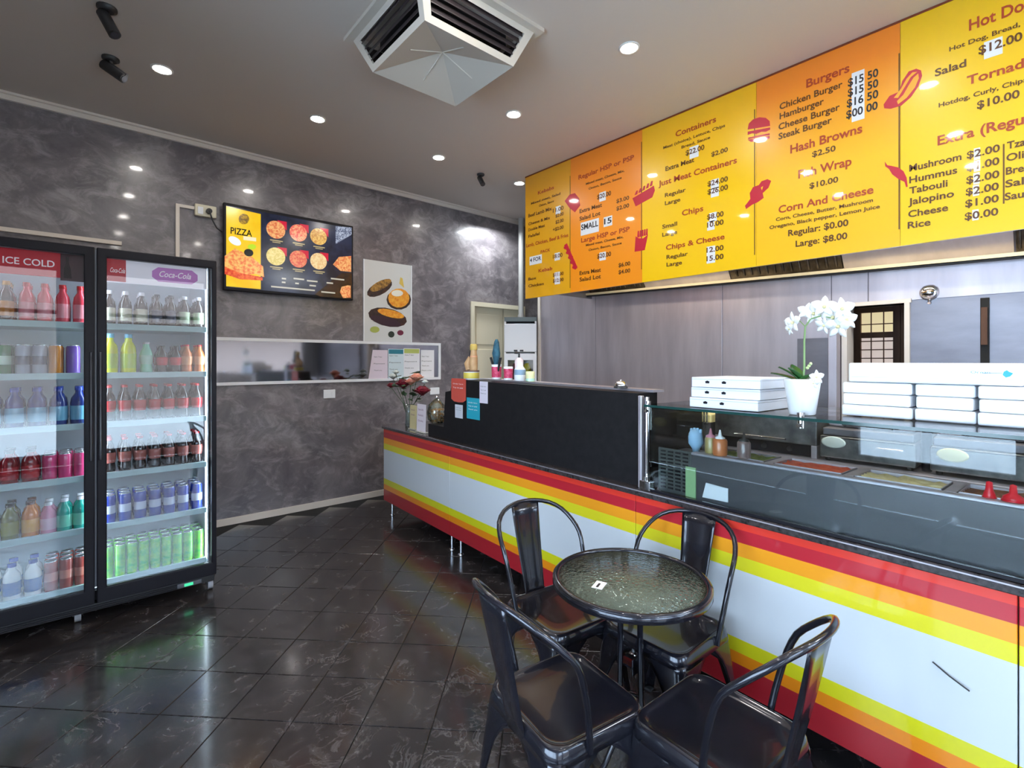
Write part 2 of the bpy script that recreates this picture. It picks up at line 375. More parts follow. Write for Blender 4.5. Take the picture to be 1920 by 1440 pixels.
def bullet_cam(loc, aim, label, k=1):
    t = thing('ceiling_camera', label, 'camera', loc)
    MB().lathe([(.045 * k, 0), (.045 * k, -.012), (.03 * k, -.022)], n=16).build('base', darkp, t)
    a = Vector(aim).normalized(); p = Vector((0, 0, -.07 * k))
    MB().tube([(0, 0, -.02), (0, 0, -.05 * k), p], .012 * k, 8).build('bracket', darkp, t)
    MB().tube([p - a * .05 * k, p + a * .09 * k], .029 * k, 14).tube([p - a * .03 * k + Vector((0, 0, .03 * k)), p + a * .11 * k + Vector((0, 0, .03 * k))], .012 * k, 6).build('housing', darkp, t)
    MB().tube([p + a * .088 * k, p + a * .094 * k], .02 * k, 12).build('lens', mat('camera lens', (.05, .05, .06), .1), t)
bullet_cam((.12, 3.93, ZC), (.55, -.35, -.45), 'black bullet camera on the ceiling close to the marble wall')
bullet_cam((.088, 3.38, ZC), (.2, -.2, -.5), 'black bullet camera at the top edge, nearer the viewer')
bullet_cam((3.0, 3.93, ZC), (-.1, -.5, -.6), 'black bullet camera on the ceiling beside the menu board', .85)

# evaporative air outlet
t = thing('ceiling_air_vent', 'square white air vent with dark louvres and pyramid underside hanging from the ceiling', 'air vent', (1.545, 2.385, 0))
vw = mat('cream vent plastic', srgb(205, 196, 184), .5)
A, B, zt, zb = .40, .288, ZC, 3.12
fl = MB(); o_, i_ = A + .012, A - .05
for x0, y0, x1, y1 in ((-o_, -o_, o_, -i_), (-o_, i_, o_, o_), (-o_, -i_, -i_, i_), (i_, -i_, o_, i_)): fl.box(x0, y0, zt - .022, x1, y1, zt)
fl.build('flange', vw, t)
tz = zt - .022; A2 = .37
def vf(side, a, h):   # side 0..3, a -1..1 along the side, h 0..1 from bottom to top
    r = B + (A2 - B) * h; z = zb + (tz - zb) * h; p = Vector((a * r, -r, z)); return Matrix.Rotation(side * PI / 2, 3, 'Z') @ p
for sd in range(4):
    f = MB(); nrm = Matrix.Rotation(sd * PI / 2, 3, 'Z') @ Vector((0, -.7, -.7)) * .012
    def strip(a0, h0, a1, h1):
        q = [vf(sd, a0, h0), vf(sd, a1, h0), vf(sd, a1, h1), vf(sd, a0, h1)]; f.add(q + [p - nrm for p in q], [(0, 1, 2, 3), (7, 6, 5, 4), (0, 4, 5, 1), (1, 5, 6, 2), (2, 6, 7, 3), (3, 7, 4, 0)])
    strip(-1, 0, 1, .16); strip(-1, .86, 1, 1); strip(-1, .16, -.86, .86); strip(.86, .16, 1, .86)
    f.build('louvre_frame', vw, t)
    for k in range(4):
        h = .25 + .17 * k; q = [vf(sd, -.86, h), vf(sd, .86, h), vf(sd, .86, h + .07) - nrm * 1.6, vf(sd, -.86, h + .07) - nrm * 1.6]
        MB().add(q + [p + Vector((0, 0, .006)) for p in q], [(0, 1, 2, 3), (7, 6, 5, 4), (0, 4, 5, 1), (1, 5, 6, 2), (2, 6, 7, 3), (3, 7, 4, 0)]).build('slat', mat('dark vent slat', (.03, .022, .024), .5), t)
MB().box(-B + .03, -B + .03, zb + .12, B - .03, B - .03, tz).build('duct', mat('black duct', (.006, .005, .006), .8), t)
pb = MB(); ap = (0, 0, zb + .10); c4 = [(-B, -B, zb), (B, -B, zb), (B, B, zb), (-B, B, zb)]
pb.add(c4 + [ap] + [(x, y, z + .006) for x, y, z in c4] + [(0, 0, zb + .106)], [(0, 1, 4), (1, 2, 4), (2, 3, 4), (3, 0, 4), (6, 5, 9), (7, 6, 9), (8, 7, 9), (5, 8, 9)]).build('pyramid_base', vw, t)
for sx, sy in ((1, 0), (-1, 0), (0, 1), (0, -1)):
    MB().tube([(0, 0, zb + .098), (sx * B * .72, sy * B * .72, zb + .027)], .004, 6).build('rib', vw, t)

# ------------------------------------------------------------------ menu board
MX = 3.39
mb_root = thing('menu_board', 'long yellow and orange takeaway menu board hung above the counter', 'menu board', (MX, 0, 0))
secs = [(3.692, 3.073, (232, 160, 22), (238, 172, 18)), (3.073, 2.301, (250, 140, 30), (255, 152, 20)), (2.301, 1.408, (252, 188, 12), (255, 202, 0)),
        (1.408, .639, (250, 138, 28), (255, 196, 18)), (.639, -.35, (250, 198, 8), (252, 206, 6))]
def grad(name, c0, c1):
    m = mat(name, c1, .32, coat=.9); N, L, b = nt(m); m.node_tree.nodes['Principled BSDF'].inputs['Coat Roughness'].default_value = .035
    tc = N.new('ShaderNodeTexCoord'); sp = N.new('ShaderNodeSeparateXYZ'); mr = N.new('ShaderNodeMapRange'); mr.inputs[1].default_value = 2.3; mr.inputs[2].default_value = 3.2
    r = ramp(m, [(0, c1), (.35, c1), (1, c0)]); L.new(tc.outputs['Object'], sp.inputs[0]); L.new(sp.outputs[2], mr.inputs[0]); L.new(mr.outputs[0], r.inputs[0]); L.new(r.outputs[0], b.inputs['Base Color'])
    return m
panels = []
for k, (y0, y1, ct, cb) in enumerate(secs):
    m = grad('menu print %d' % k, srgb(*ct), srgb(*cb))
    panels.append(MB().box(0, y1 + .0008, 2.084, .02, y0 - .0008, ZC - .002).build('menu_panel', m, mb_root))
MB().box(-.004, -.35, ZC - .012, .022, 3.692, ZC - .001).build('top_edge', mat('brown edge', srgb(120, 50, 20), .5), mb_root)
inkh = mat('red brown ink', srgb(178, 62, 22), .4, coat=.6); inko = mat('dark brown ink', srgb(96, 52, 8), .4, coat=.6)
inkr = mat('crimson ink', srgb(200, 18, 48), .4, coat=.6); inkb = mat('black ink', srgb(40, 36, 40), .4); wcard = mat('white price card', srgb(236, 236, 236), .35, coat=.5)
inkl = mat('divider ink', srgb(110, 66, 10), .4)
def MT(p, s, L_, R_, cap, ink=inko, bold=.022, fit=None):
    a = onx(*L_, MX); e = onx(R_, L_[1], MX)
    rr_ = ray(*L_); hh = cap / FPX * (MX / rr_[0])
    letters('lettering', s, ink, panels[p], lambda u, v: (-.0026, a.y - u, a.z + v), abs(e.y - a.y), hh, bold, fit)
def MP(name, p, pts, m=inkr, d=.0016, off=0):
    q = [onx(x, y, MX) for x, y in pts]
    return MB().prism([(-v.y, v.z) for v in q], lambda u, v, w_: (-w_, -u, v), off, off + d).build(name, m, panels[p])
def card(p, x0, y0, x1, y1):      # white sticker behind changed digits, corners: upper left, lower right in the picture
    a = onx(x0, y0, MX); c = onx(x1, y1, MX); MB().box(-.0014, a.y, a.z, 0, c.y, c.z).build('price_sticker', wcard, panels[p])
def vline(p, px, py0, py1):
    a = onx(px, py0, MX); c = onx(px, py1, MX); MB().box(-.0012, a.y - .003, a.z, 0, a.y + .003, c.z).build('divider_line', inkl, panels[p])
H, O_ = inkh, inko
for a in [(3, 'Burgers', (1512, 165), 1593, 15, H), (3, 'Chicken Burger', (1462, 206), 1580, 11), (3, 'Hamburger', (1462, 224), 1545, 11), (3, 'Cheese Burger', (1460, 244), 1575, 11),
          (3, 'Steak Burger', (1460, 262), 1560, 11), (3, 'Hash Browns', (1482, 288), 1617, 15, H), (3, '$2.50', (1523, 295), 1567, 10), (3, 'Fish Wrap', (1497, 335), 1597, 15, H),
          (3, '$10.00', (1518, 354), 1572, 10), (3, 'Corn And Cheese', (1460, 400), 1638, 13, H), (3, 'Corn, Cheese, Butter, Mushroom', (1455, 415), 1637, 6),
          (3, 'Oregano, Black pepper, Lemon Juice', (1443, 430), 1650, 6), (3, 'Regular: $0.00', (1478, 443), 1591, 11), (3, 'Large: $8.00', (1492, 463), 1589, 11),
          (3, '$15 50', (1590, 163), 1647, 14, inkb), (3, '$15 50', (1590, 182), 1647, 14, inkb), (3, '$16 50', (1588, 202), 1647, 14, inkb), (3, '$00 00', (1587, 223), 1646, 14, inkb),
          (4, 'Hot Dog', (1817, 58), 1920, 20, H, .022, 'Hot Do'), (4, 'Hot Dog, Bread, Sauce', (1780, 97), 1908, 8, O_, .022, 'Hot Dog, Bread'), (4, '$12.00', (1835, 103), 1917, 15),
          (4, 'Salad', (1753, 144), 1812, 13), (4, 'Tornado', (1813, 160), 1920, 16, H, .022, 'Tornad'), (4, 'Hotdog, Curly, Chips', (1760, 202), 1918, 8, O_, .022, 'Hotdog, Curly, Chip'),
          (4, '$10.00', (1832, 205), 1912, 14), (4, 'Extra (Regular)', (1758, 273), 1920, 17, H, .022, 'Extra (Regu'),
          (4, 'Mushroom', (1705, 322), 1803, 12), (4, 'Hummus', (1705, 344), 1795, 12), (4, 'Tabouli', (1705, 364), 1777, 12), (4, 'Jalopino', (1703, 385), 1789, 12), (4, 'Cheese', (1703, 408), 1778, 12), (4, 'Rice', (1702, 429), 1745, 12),
          (4, '$2.00', (1813, 298), 1875, 13), (4, '$1.00', (1813, 321), 1874, 13), (4, '$2.00', (1812, 345), 1874, 13), (4, '$2.00', (1811, 367), 1873, 13), (4, '$1.00', (1810, 389), 1873, 13), (4, '$0.00', (1809, 413), 1872, 13),
          (4, 'Tzatziki', (1888, 280), 1913, 13, O_, .022, 'Tz'), (4, 'Olives', (1887, 303), 1920, 13, O_, .022, 'Oli'), (4, 'Bread', (1886, 328), 1920, 13, O_, .022, 'Bre'), (4, 'Salad', (1885, 352), 1920, 13, O_, .022, 'Sal'), (4, 'Sauce', (1884, 376), 1920, 13, O_, .022, 'Sau'),
          (2, 'Containers', (1267, 257), 1343, 10, H), (2, 'Meat (choice), Lettuce, Chips', (1244, 280), 1360, 5), (2, 'Bread, Sauce', (1278, 279), 1332, 5), (2, '$22.00', (1286, 292), 1321, 9),
          (2, 'Extra Meat', (1248, 321), 1302, 8), (2, '$2.00', (1334, 294), 1365, 8), (2, 'Just Meat Containers', (1235, 350), 1382, 10, H), (2, 'Regular', (1247, 370), 1286, 7), (2, 'Large', (1247, 385), 1276, 7),
          (2, '$24.00', (1327, 350), 1365, 9), (2, '$26.00', (1327, 365), 1365, 9), (2, 'Chips', (1279, 405), 1319, 10, H), (2, 'Small', (1242, 429), 1270, 7), (2, 'Large', (1242, 444), 1270, 7),
          (2, '$8.00', (1326, 412), 1357, 9), (2, '10.00', (1326, 427), 1357, 9), (2, 'Chips & Cheese', (1249, 469), 1359, 9, H), (2, 'Regular', (1250, 486), 1290, 7), (2, 'Large', (1250, 500), 1279, 7),
          (2, '12.00', (1325, 474), 1357, 9), (2, '15.00', (1325, 490), 1357, 9),
          (1, 'Regular HSP or PSP', (1085, 337), 1189, 8, H), (1, 'Mixed meat, Cheese, Mix,', (1099, 347), 1171, 4), (1, 'Onion, Bacon, Sauce', (1104, 356), 1166, 4), (1, '$20.00', (1120, 374), 1146, 8),
          (1, 'Extra Meat', (1087, 400), 1129, 7), (1, 'Salad Lot', (1087, 414), 1126, 7), (1, '$3.00', (1156, 381), 1180, 7), (1, '$2.00', (1156, 395), 1180, 7), (1, 'SMALL', (1090, 432), 1122, 10, inkb), (1, '15', (1133, 421), 1147, 10, inkb),
          (1, 'Large HSP or PSP', (1090, 455), 1181, 8, H), (1, 'Mixed meat, Cheese, Mix,', (1099, 462), 1169, 4), (1, 'Onion, Bacon, Sauce', (1104, 471), 1166, 4), (1, '$20.00', (1120, 485), 1146, 8),
          (1, 'Extra Meat', (1087, 516), 1127, 7), (1, 'Salad Lot', (1087, 528), 1127, 7), (1, '$6.00', (1160, 501), 1182, 7), (1, '$4.00', (1160, 514), 1182, 7),
          (0, 'Kebabs', (1009, 365), 1039, 6, H), (0, 'Mixed meat, Salad', (996, 384), 1051, 4), (0, 'Onion, Sauce', (1011, 388), 1039, 4), (0, 'Beef Lamb Mix', (991, 408), 1035, 6), (0, '11.00', (1037, 399), 1057, 7),
          (0, 'Cheese & Mix', (991, 423), 1032, 5), (0, '$2.00', (1042, 408), 1057, 6), (0, 'Double Meat', (991, 434), 1022, 5), (0, '$2.00', (1042, 420), 1057, 6), (0, 'Falafel', (991, 446), 1012, 5), (0, '+$2.00', (1037, 434), 1057, 6),
          (0, 'Lamb, Chicken, Beef & Fries', (987, 464), 1066, 6, H), (0, 'PACK', (1014, 475), 1032, 5, H), (0, '4 FOR', (994, 492), 1015, 7, inkb), (0, '18.00', (1037, 485), 1055, 7), (0, 'Kebab', (1010, 511), 1036, 6, H),
          (0, 'Box', (991, 526), 1006, 5), (0, 'Chicken', (991, 539), 1020, 5), (0, '$11.00', (1037, 519), 1057, 6), (0, '$12.00', (1037, 530), 1057, 6)]: MT(*a)
for a in [(3, 1597, 138, 1621, 222), (4, 1826, 279, 1838, 298), (4, 1826, 302, 1838, 320), (4, 1825, 325, 1837, 344), (4, 1824, 348, 1836, 366), (4, 1823, 394, 1835, 412), (4, 1845, 80, 1880, 100), (3, 1631, 0, 1631, 0)][:7]: card(*a)
for a in [(2, 1293, 277, 1310, 293), (2, 1333, 338, 1348, 352), (2, 1333, 354, 1348, 367), (2, 1330, 400, 1344, 414), (2, 1326, 416, 1340, 430), (2, 1325, 463, 1341, 476), (2, 1325, 479, 1341, 492),
          (1, 1124, 362, 1136, 375), (1, 1089, 418, 1123, 434), (1, 1132, 408, 1148, 422), (1, 1124, 474, 1136, 487), (0, 1042, 388, 1051, 400), (0, 993, 482, 1016, 493), (0, 1040, 475, 1050, 487), (0, 1040, 511, 1050, 521), (0, 1040, 523, 1050, 532)]: card(*a)
vline(2, 1415, 205, 478); vline(1, 1203, 266, 505); vline(0, 1069, 330, 540); vline(3, 1686, 100, 430); vline(4, 1882, 270, 382)
# pictograms printed in crimson
def seg(x, y, rx, ry, a0=0, a1=360, n=14, rot=0):
    return [(x + rx * math.cos(R(a0 + (a1 - a0) * i / n)) * math.cos(R(rot)) - ry * math.sin(R(a0 + (a1 - a0) * i / n)) * math.sin(R(rot)),
             y + rx * math.cos(R(a0 + (a1 - a0) * i / n)) * math.sin(R(rot)) + ry * math.sin(R(a0 + (a1 - a0) * i / n)) * math.cos(R(rot))) for i in range(n + (0 if a1 - a0 == 360 else 1))]
MP('burger_picture', 3, [(1402, 243), (1404, 232), (1412, 224), (1424, 220), (1436, 221), (1443, 227), (1444, 236)])
MP('burger_picture', 3, [(1402, 247), (1444, 239), (1444, 243), (1436, 247), (1428, 247), (1418, 251), (1410, 250), (1402, 253)])
MP('burger_picture', 3, [(1403, 258), (1443, 250), (1443, 253), (1403, 261)]); MP('burger_picture', 3, [(1402, 262), (1443, 255), (1443, 259), (1436, 263), (1408, 266)])
MP('fish_picture', 3, [(1446, 339), (1439, 336), (1428, 340), (1423, 347), (1412, 351), (1406, 362), (1407, 373), (1397, 386), (1399, 392), (1410, 384), (1421, 379), (1432, 371), (1430, 362), (1441, 352)])
MP('fish_picture', 3, [(1427, 352), (1431, 349), (1429, 357)], mat('yellow print', srgb(255, 196, 12), .4), .0016, .0017)
MP('hotdog_picture', 4, [(1657, 196), (1668, 180), (1686, 172), (1692, 152), (1704, 134), (1718, 129), (1727, 132), (1729, 142), (1722, 162), (1708, 182), (1690, 198), (1670, 204), (1658, 203)])
MP('hotdog_picture', 4, [(1684, 196), (1700, 184), (1716, 164), (1723, 147), (1722, 138), (1713, 146), (1703, 162), (1694, 178), (1682, 190)], mat('orange print', srgb(250, 170, 40), .4), .0016, .0017)
MP('hotdog_picture', 4, [(1684, 184), (1697, 163), (1708, 145), (1720, 135), (1711, 136), (1700, 148), (1690, 166), (1676, 184)], mat('orange print', srgb(250, 170, 40), .4), .0016, .0017)
MP('chili_picture', 4, [(1659, 303), (1664, 310), (1671, 311), (1684, 314), (1694, 321), (1700, 333), (1702, 350), (1699, 351), (1696, 341), (1685, 336), (1673, 327), (1667, 317), (1660, 312)])
MP('kebab_picture', 1, [(1059, 377), (1068, 365), (1078, 362), (1086, 372), (1088, 385), (1078, 398), (1068, 390)])
MP('skewer_picture', 0, [(1058, 460), (1063, 456), (1083, 502), (1078, 506)])
for k in range(5): MP('skewer_picture', 0, seg(1062 + 4 * k, 464 + 9.2 * k, 5, 3.6, n=8, rot=-20), off=.0017)
MP('chips_tray_picture', 2, [(1186, 372), (1226, 348), (1228, 357), (1223, 370), (1192, 387)])
for k in range(5): MP('chips_tray_picture', 2, [(1190 + 7 * k, 366 - 4 * k), (1193 + 7 * k, 358 - 4.5 * k), (1196 + 7 * k, 357 - 4.5 * k), (1195 + 7 * k, 364 - 4 * k)])
MP('fries_picture', 2, [(1192, 443), (1198, 447), (1206, 447), (1215, 440), (1209, 469), (1190, 472)])
for k in range(5): MP('fries_picture', 2, [(1195 + 4 * k, 445 - k), (1196 + 4 * k, 433 - k), (1198.5 + 4 * k, 433 - k), (1198.5 + 4 * k, 445 - k)])

# ------------------------------------------------------------------ cooking canopy behind the menu
t = thing('cooking_canopy', 'stainless steel cooking canopy above the kitchen bench, behind the menu board', 'canopy', (0, 0, 0))
MB().box(3.415, -1.6, 2.16, 3.435, 3.5, ZC - .02).build('front_skirt', steeld, t)
MB().box(3.435, 3.48, 2.13, 4.185, 3.5, ZC - .02).build('end_skirt', steeld, t)
filt = noisy('greasy baffle steel', srgb(62, 56, 50), srgb(100, 92, 84), 12, .4, .8)
for k, (y1, y0, m, nm) in enumerate([(3.48, 2.78, filt, 'baffle_filter'), (2.78, 1.93, steel, 'lit_panel'), (1.93, 1.11, filt, 'baffle_filter'), (1.11, .24, steel, 'lit_panel'), (.24, -.6, filt, 'baffle_filter'), (-.6, -1.6, steel, 'lit_panel')]):  # brighter steel panels stand for stretches that reflect the canopy light
    zz = lambda y: 2.06 + (y - .2) * .03
    q = [(3.6, y0 + .004, 2.95), (3.6, y1 - .004, 2.95), (4.15, y1 - .004, zz(y1) + .032), (4.15, y0 + .004, zz(y0) + .032)]
    MB().add(q + [(x + .012, y, z + .012) for x, y, z in q], [(0, 1, 2, 3), (7, 6, 5, 4), (0, 4, 5, 1), (1, 5, 6, 2), (2, 6, 7, 3), (3, 7, 4, 0)]).build(nm, m, t)
    if nm == 'baffle_filter':
        for j in range(int((y1 - y0) / .06)):
            y = y0 + .04 + j * .06; o = MB().tube([(3.62, y, 2.92), (4.13, y, zz(y) + .05)], .009, 6).build('baffle', filt, t)
zz = lambda y: 2.06 + (y - .2) * .03
gut = MB().add([(4.08, -1.6, zz(-1.6)), (4.185, -1.6, zz(-1.6)), (4.185, 3.48, zz(3.48)), (4.08, 3.48, zz(3.48)), (4.08, -1.6, zz(-1.6) + .022), (4.185, -1.6, zz(-1.6) + .03), (4.185, 3.48, zz(3.48) + .03), (4.08, 3.48, zz(3.48) + .022)],
               [(0, 3, 2, 1), (4, 5, 6, 7), (0, 1, 5, 4), (1, 2, 6, 5), (2, 3, 7, 6), (3, 0, 4, 7)])
gut.build('grease_gutter', mat('cream lit gutter', srgb(226, 214, 176), .35, .3), t)  # cream colour stands in for fluorescent light on the gutter
gut2 = MB().tube([(4.1, -1.6, zz(-1.6) - .008), (4.1, 3.48, zz(3.48) - .008)], .008, 6).build('gutter_lip', darkp, t)
# round extractor knob on the steel wall
t = thing('round_wall_vent', 'polished round vent cap on the steel wall above the tall steel doors', 'vent', (XR - .006, .637, 1.9))
MB().lathe([(.006, .05), (.03, .046), (.046, .03), (.052, .008), (.052, 0)], n=20).build('dome', chrome, t).rotation_euler = (0, R(-90), 0)
MB().tube([(0, 0, -.05), (-.02, 0, -.07)], .009, 8).build('spout', chrome, t)

# tall steel doors right of the doorway
for k, (y1, y0, lab) in enumerate([(.735, .572, 'tall narrow steel cupboard door next to the barred window doorway'), (.56, .395, 'second tall steel cupboard door, dark toned, left of the black gap'), (.35, -.4, 'wide steel cupboard door right of the black gap')]):
    t = thing('steel_cupboard', lab, 'cupboard', (XR - .5 * 0, 0, 0))
    MB().bbox(XR - .06, y0, .1, XR - .004, y1, 1.842, .004).build('body', steeld, t)
    MB().bbox(XR - .078, y0 + .004, .12, XR - .061, y1 - .004, 1.836, .004).build('door', [steeld, noisy('darker satin steel', srgb(96, 92, 98), srgb(116, 112, 118), 4, .36, .6), steel][k], t)  # second door in a darker steel tone
    MB().box(XR - .084, y0 - .002, .12, XR - .078, y0 + .012, 1.836).build('edge_trim', steel, t)
MB().box(XR - .03, .352, .1, XR - .002, .393, 1.84)
t = thing('wall_conduit', 'dark recess with pale cable cover between two steel cupboards', 'cable cover', (0, 0, 0))
MB().box(XR - .02, .353, .1, XR - .004, .393, 1.84).build('backing', mat('black gap', (.01, .01, .01), .8), t)  # black sheet puts the dark of the gap into its colour
MB().box(XR - .04, .36, 1.55, XR - .02, .388, 1.78).build('cover', brown, t)
# steel upright and dark recess left of the doorway
t = thing('steel_upright', 'narrow vertical stainless post beside the doorway behind the orchid', 'post', (0, 0, 0))
MB().bbox(XR - .12, 1.135, .8805, XR - .026, 1.19, 1.70, .004).build('post', steel, t)
MB().box(XR - .10, 1.195, .8805, XR - .026, 1.40, 1.62).build('side_panel', steeld, t)

# ------------------------------------------------------------------ wall things
# menu television
TY = YW - .08
t = thing('menu_television', 'wall mounted television showing a yellow and navy pizza menu', 'television', (0, TY, 0))
bz = MB().bbox(.905, 0, 2.068, 2.068, .045, 2.828, .006).build('casing', black, t)
MB().box(1.3, .045, 2.3, 1.7, .08, 2.6).build('wall_bracket', darkp, t)
def scr(name, c, e=.9, c2=None, sc=20):
    m = mat(name, (0, 0, 0), .15)
    N, L, b = nt(m); b.inputs['Emission Strength'].default_value = e * .52
    if c2:
        n = noise(m, sc, 4); r = ramp(m, [(.4, c), (.6, c2)]); L.new(n.outputs['Fac'], r.inputs[0]); L.new(r.outputs[0], b.inputs['Emission Color'])
    else: b.inputs['Emission Color'].default_value = (*c, 1)
    return m
s1 = MB().box(.925, -.004, 2.092, 2.05, 0, 2.80).build('screen', scr('screen navy', srgb(24, 28, 48), .8, srgb(48, 56, 84), 5), t)
def TVP(x, y): p = ony(x, y, TY); return p
def flat(name, pts, m, parent, d, Yp=TY, pic=True):
    q = [ony(x, y, Yp) for x, y in pts] if pic else [Vector((x, 0, z)) for x, z in pts]
    return MB().prism([(v.x, v.z) for v in q], lambda u, v, w_: (u, -w_, v), d, d + .0006).build(name, m, parent)
flat('yellow_panel', [(.925, 2.10), (.925, 2.795), (1.20, 2.78), (1.20, 2.10)], scr('screen yellow', srgb(250, 200, 20), 1, srgb(252, 214, 40), 4), s1, .0045, pic=False)
flat('pizza_slice_picture', [(421, 480), (440, 466), (470, 480), (493, 500), (495, 520), (480, 514), (450, 516), (421, 506)], scr('screen pizza', srgb(240, 120, 70), 1, srgb(250, 200, 110), 40), s1, .0052)
flat('crust_picture', [(421, 500), (450, 512), (492, 520), (492, 526), (450, 524), (421, 514)], scr('screen red', srgb(210, 50, 30), 1, srgb(250, 120, 60), 40), s1, .0056)
flat('olive_picture', seg(466, 474, 9, 7, rot=15), scr('screen dark', srgb(60, 10, 5), 1), s1, .0058)
flat('leaf_picture', seg(472, 463, 8, 5), scr('screen lime', srgb(190, 230, 30), 1), s1, .0056)
flat('badge_picture', seg(440, 452, 13, 7, rot=30), scr('screen white', srgb(236, 240, 255), 1.1), s1, .0056)
flat('crest_picture', seg(457, 411, 10, 10), scr('screen olive', srgb(190, 150, 40), 1, srgb(120, 90, 40), 60), s1, .0052)
flat('white_tag_picture', [(456, 443), (480, 446), (480, 453), (456, 450)], scr('screen cream', srgb(250, 240, 200), 1), s1, .0056)
a = ony(432, 438, TY); letters('lettering', 'PIZZA', scr('screen dark', (0, 0, 0)), s1, lambda u, v: (a.x + u, -.0062, a.z + v), .17, .055, .02)
pz = [scr('screen pizza %d' % k, srgb(*c0), 1, srgb(*c1), 60) for k, (c0, c1) in enumerate([((220, 110, 70), (250, 190, 120)), ((235, 90, 80), (250, 180, 130)), ((200, 140, 70), (245, 200, 110)), ((220, 200, 110), (250, 225, 150)), ((225, 90, 80), (245, 160, 110)), ((235, 190, 130), (250, 225, 170))])]
corner = scr('screen red tag', srgb(210, 30, 60), 1); cap_ = scr('screen caption', srgb(200, 180, 130), .9)
for k, (x, y) in enumerate([(517, 431), (559, 437), (597, 444), (517, 481), (559, 486), (597, 490)]):
    p = ony(x, y, TY); rr_ = .082 if k % 3 == 0 else .08
    flat('tag_picture', [(p.x + .01, p.z + .09), (p.x + .095, p.z + .09), (p.x + .095, p.z + .01)], corner, s1, .0045, pic=False)
    flat('pizza_picture', [(p.x + rr_ * math.cos(i * PI / 12), p.z + rr_ * math.sin(i * PI / 12)) for i in range(24)], pz[k], s1, .0055, pic=False)
    flat('caption', [(p.x - .05, p.z - .105), (p.x + .06, p.z - .105), (p.x + .06, p.z - .095), (p.x - .05, p.z - .095)], cap_, s1, .0045, pic=False)
    flat('caption', [(p.x - .03, p.z - .12), (p.x + .04, p.z - .12), (p.x + .04, p.z - .112), (p.x - .03, p.z - .112)], cap_, s1, .0045, pic=False)
flat('slice_picture', [(624, 496), (635, 482), (658, 480), (658, 510), (638, 508)], pz[0], s1, .005)
flat('stone_picture', [(629, 424), (659, 427), (659, 440), (629, 458)], scr('screen stone', srgb(70, 80, 110), 1, srgb(190, 200, 220), 90), s1, .005)
flat('wood_picture', [(590, 552), (640, 512), (659, 512), (659, 560), (600, 556)], scr('screen wood', srgb(60, 34, 22), 1, srgb(30, 20, 20), 14), s1, .0048)
flat('pizza_picture', [(637, 548), (640, 538), (652, 535), (657, 536), (657, 558), (643, 559)], pz[0], s1, .0056)
for (x0, y0, x1, n_) in [(528, 522, 536, 1), (528, 529, 535, 1), (550, 522, 570, 1), (553, 531, 560, 1), (575, 526, 595, 1), (580, 535, 592, 1), (620, 522, 645, 1), (612, 530, 624, 1), (508, 537, 590, 1), (602, 547, 628, 1)]:
    a0 = ony(x0, y0, TY); a1 = ony(x1, y0, TY); flat('caption', [(a0.x, a0.z - .008), (a1.x, a0.z - .008), (a1.x, a0.z + .006), (a0.x, a0.z + .006)], scr('screen caption white', srgb(220, 214, 196), .8), s1, .0056, pic=False)

# poster of stuffed potatoes
t = thing('food_poster', 'tall white poster of stuffed potatoes above the mirror strip', 'poster', (0, YW, 0))
pm = mat('poster paper', srgb(214, 216, 214), .35, coat=.4)
ps = MB().box(2.215, -.008, 1.662, 2.775, 0, 2.525).build('sheet', pm, t)
MB().box(2.208, -.012, 1.662, 2.218, 0, 2.525).box(2.772, -.012, 1.662, 2.782, 0, 2.525).build('side_rail', white, t)
def pf(name, pts, m, d=.0085): flat(name, pts, m, ps, d, YW)
dk = noisy('burnt skin print', srgb(30, 14, 12), srgb(70, 40, 26), 30, .5); og = noisy('orange filling print', srgb(226, 130, 20), srgb(246, 180, 60), 30, .5)
br = noisy('brown filling print', srgb(90, 60, 20), srgb(190, 140, 60), 40, .5)
pf('food_picture', seg(711, 541, 26, 12, rot=-28), dk); pf('food_picture', seg(713, 535, 22, 8, rot=-26), br, .0093)
pf('food_picture', seg(747, 562, 23, 19), dk); pf('food_picture', [p for p in seg(747, 559, 20, 18)], og, .0093); pf('food_picture', seg(744, 550, 11, 6), mat('cream print', srgb(240, 236, 220), .5), .0099)
pf('food_picture', seg(726, 595, 37, 17, rot=13), dk); pf('food_picture', seg(732, 588, 26, 7, rot=14), og, .0093); pf('food_picture', seg(722, 602, 30, 8, rot=14), mat('aubergine print', srgb(50, 22, 40), .4), .0093)
pf('food_picture', seg(702, 618, 9, 6), mat('lime print', srgb(170, 180, 90), .5)); pf('food_picture', seg(733, 627, 6, 6), mat('dark leaf print', srgb(40, 50, 40), .5)); pf('food_picture', seg(750, 624, 6, 5), mat('beet print', srgb(110, 30, 60), .5))
pf('food_picture', [(748, 532), (750, 520), (754, 522), (757, 540)], mat('straw print', srgb(220, 190, 90), .5), .0093)

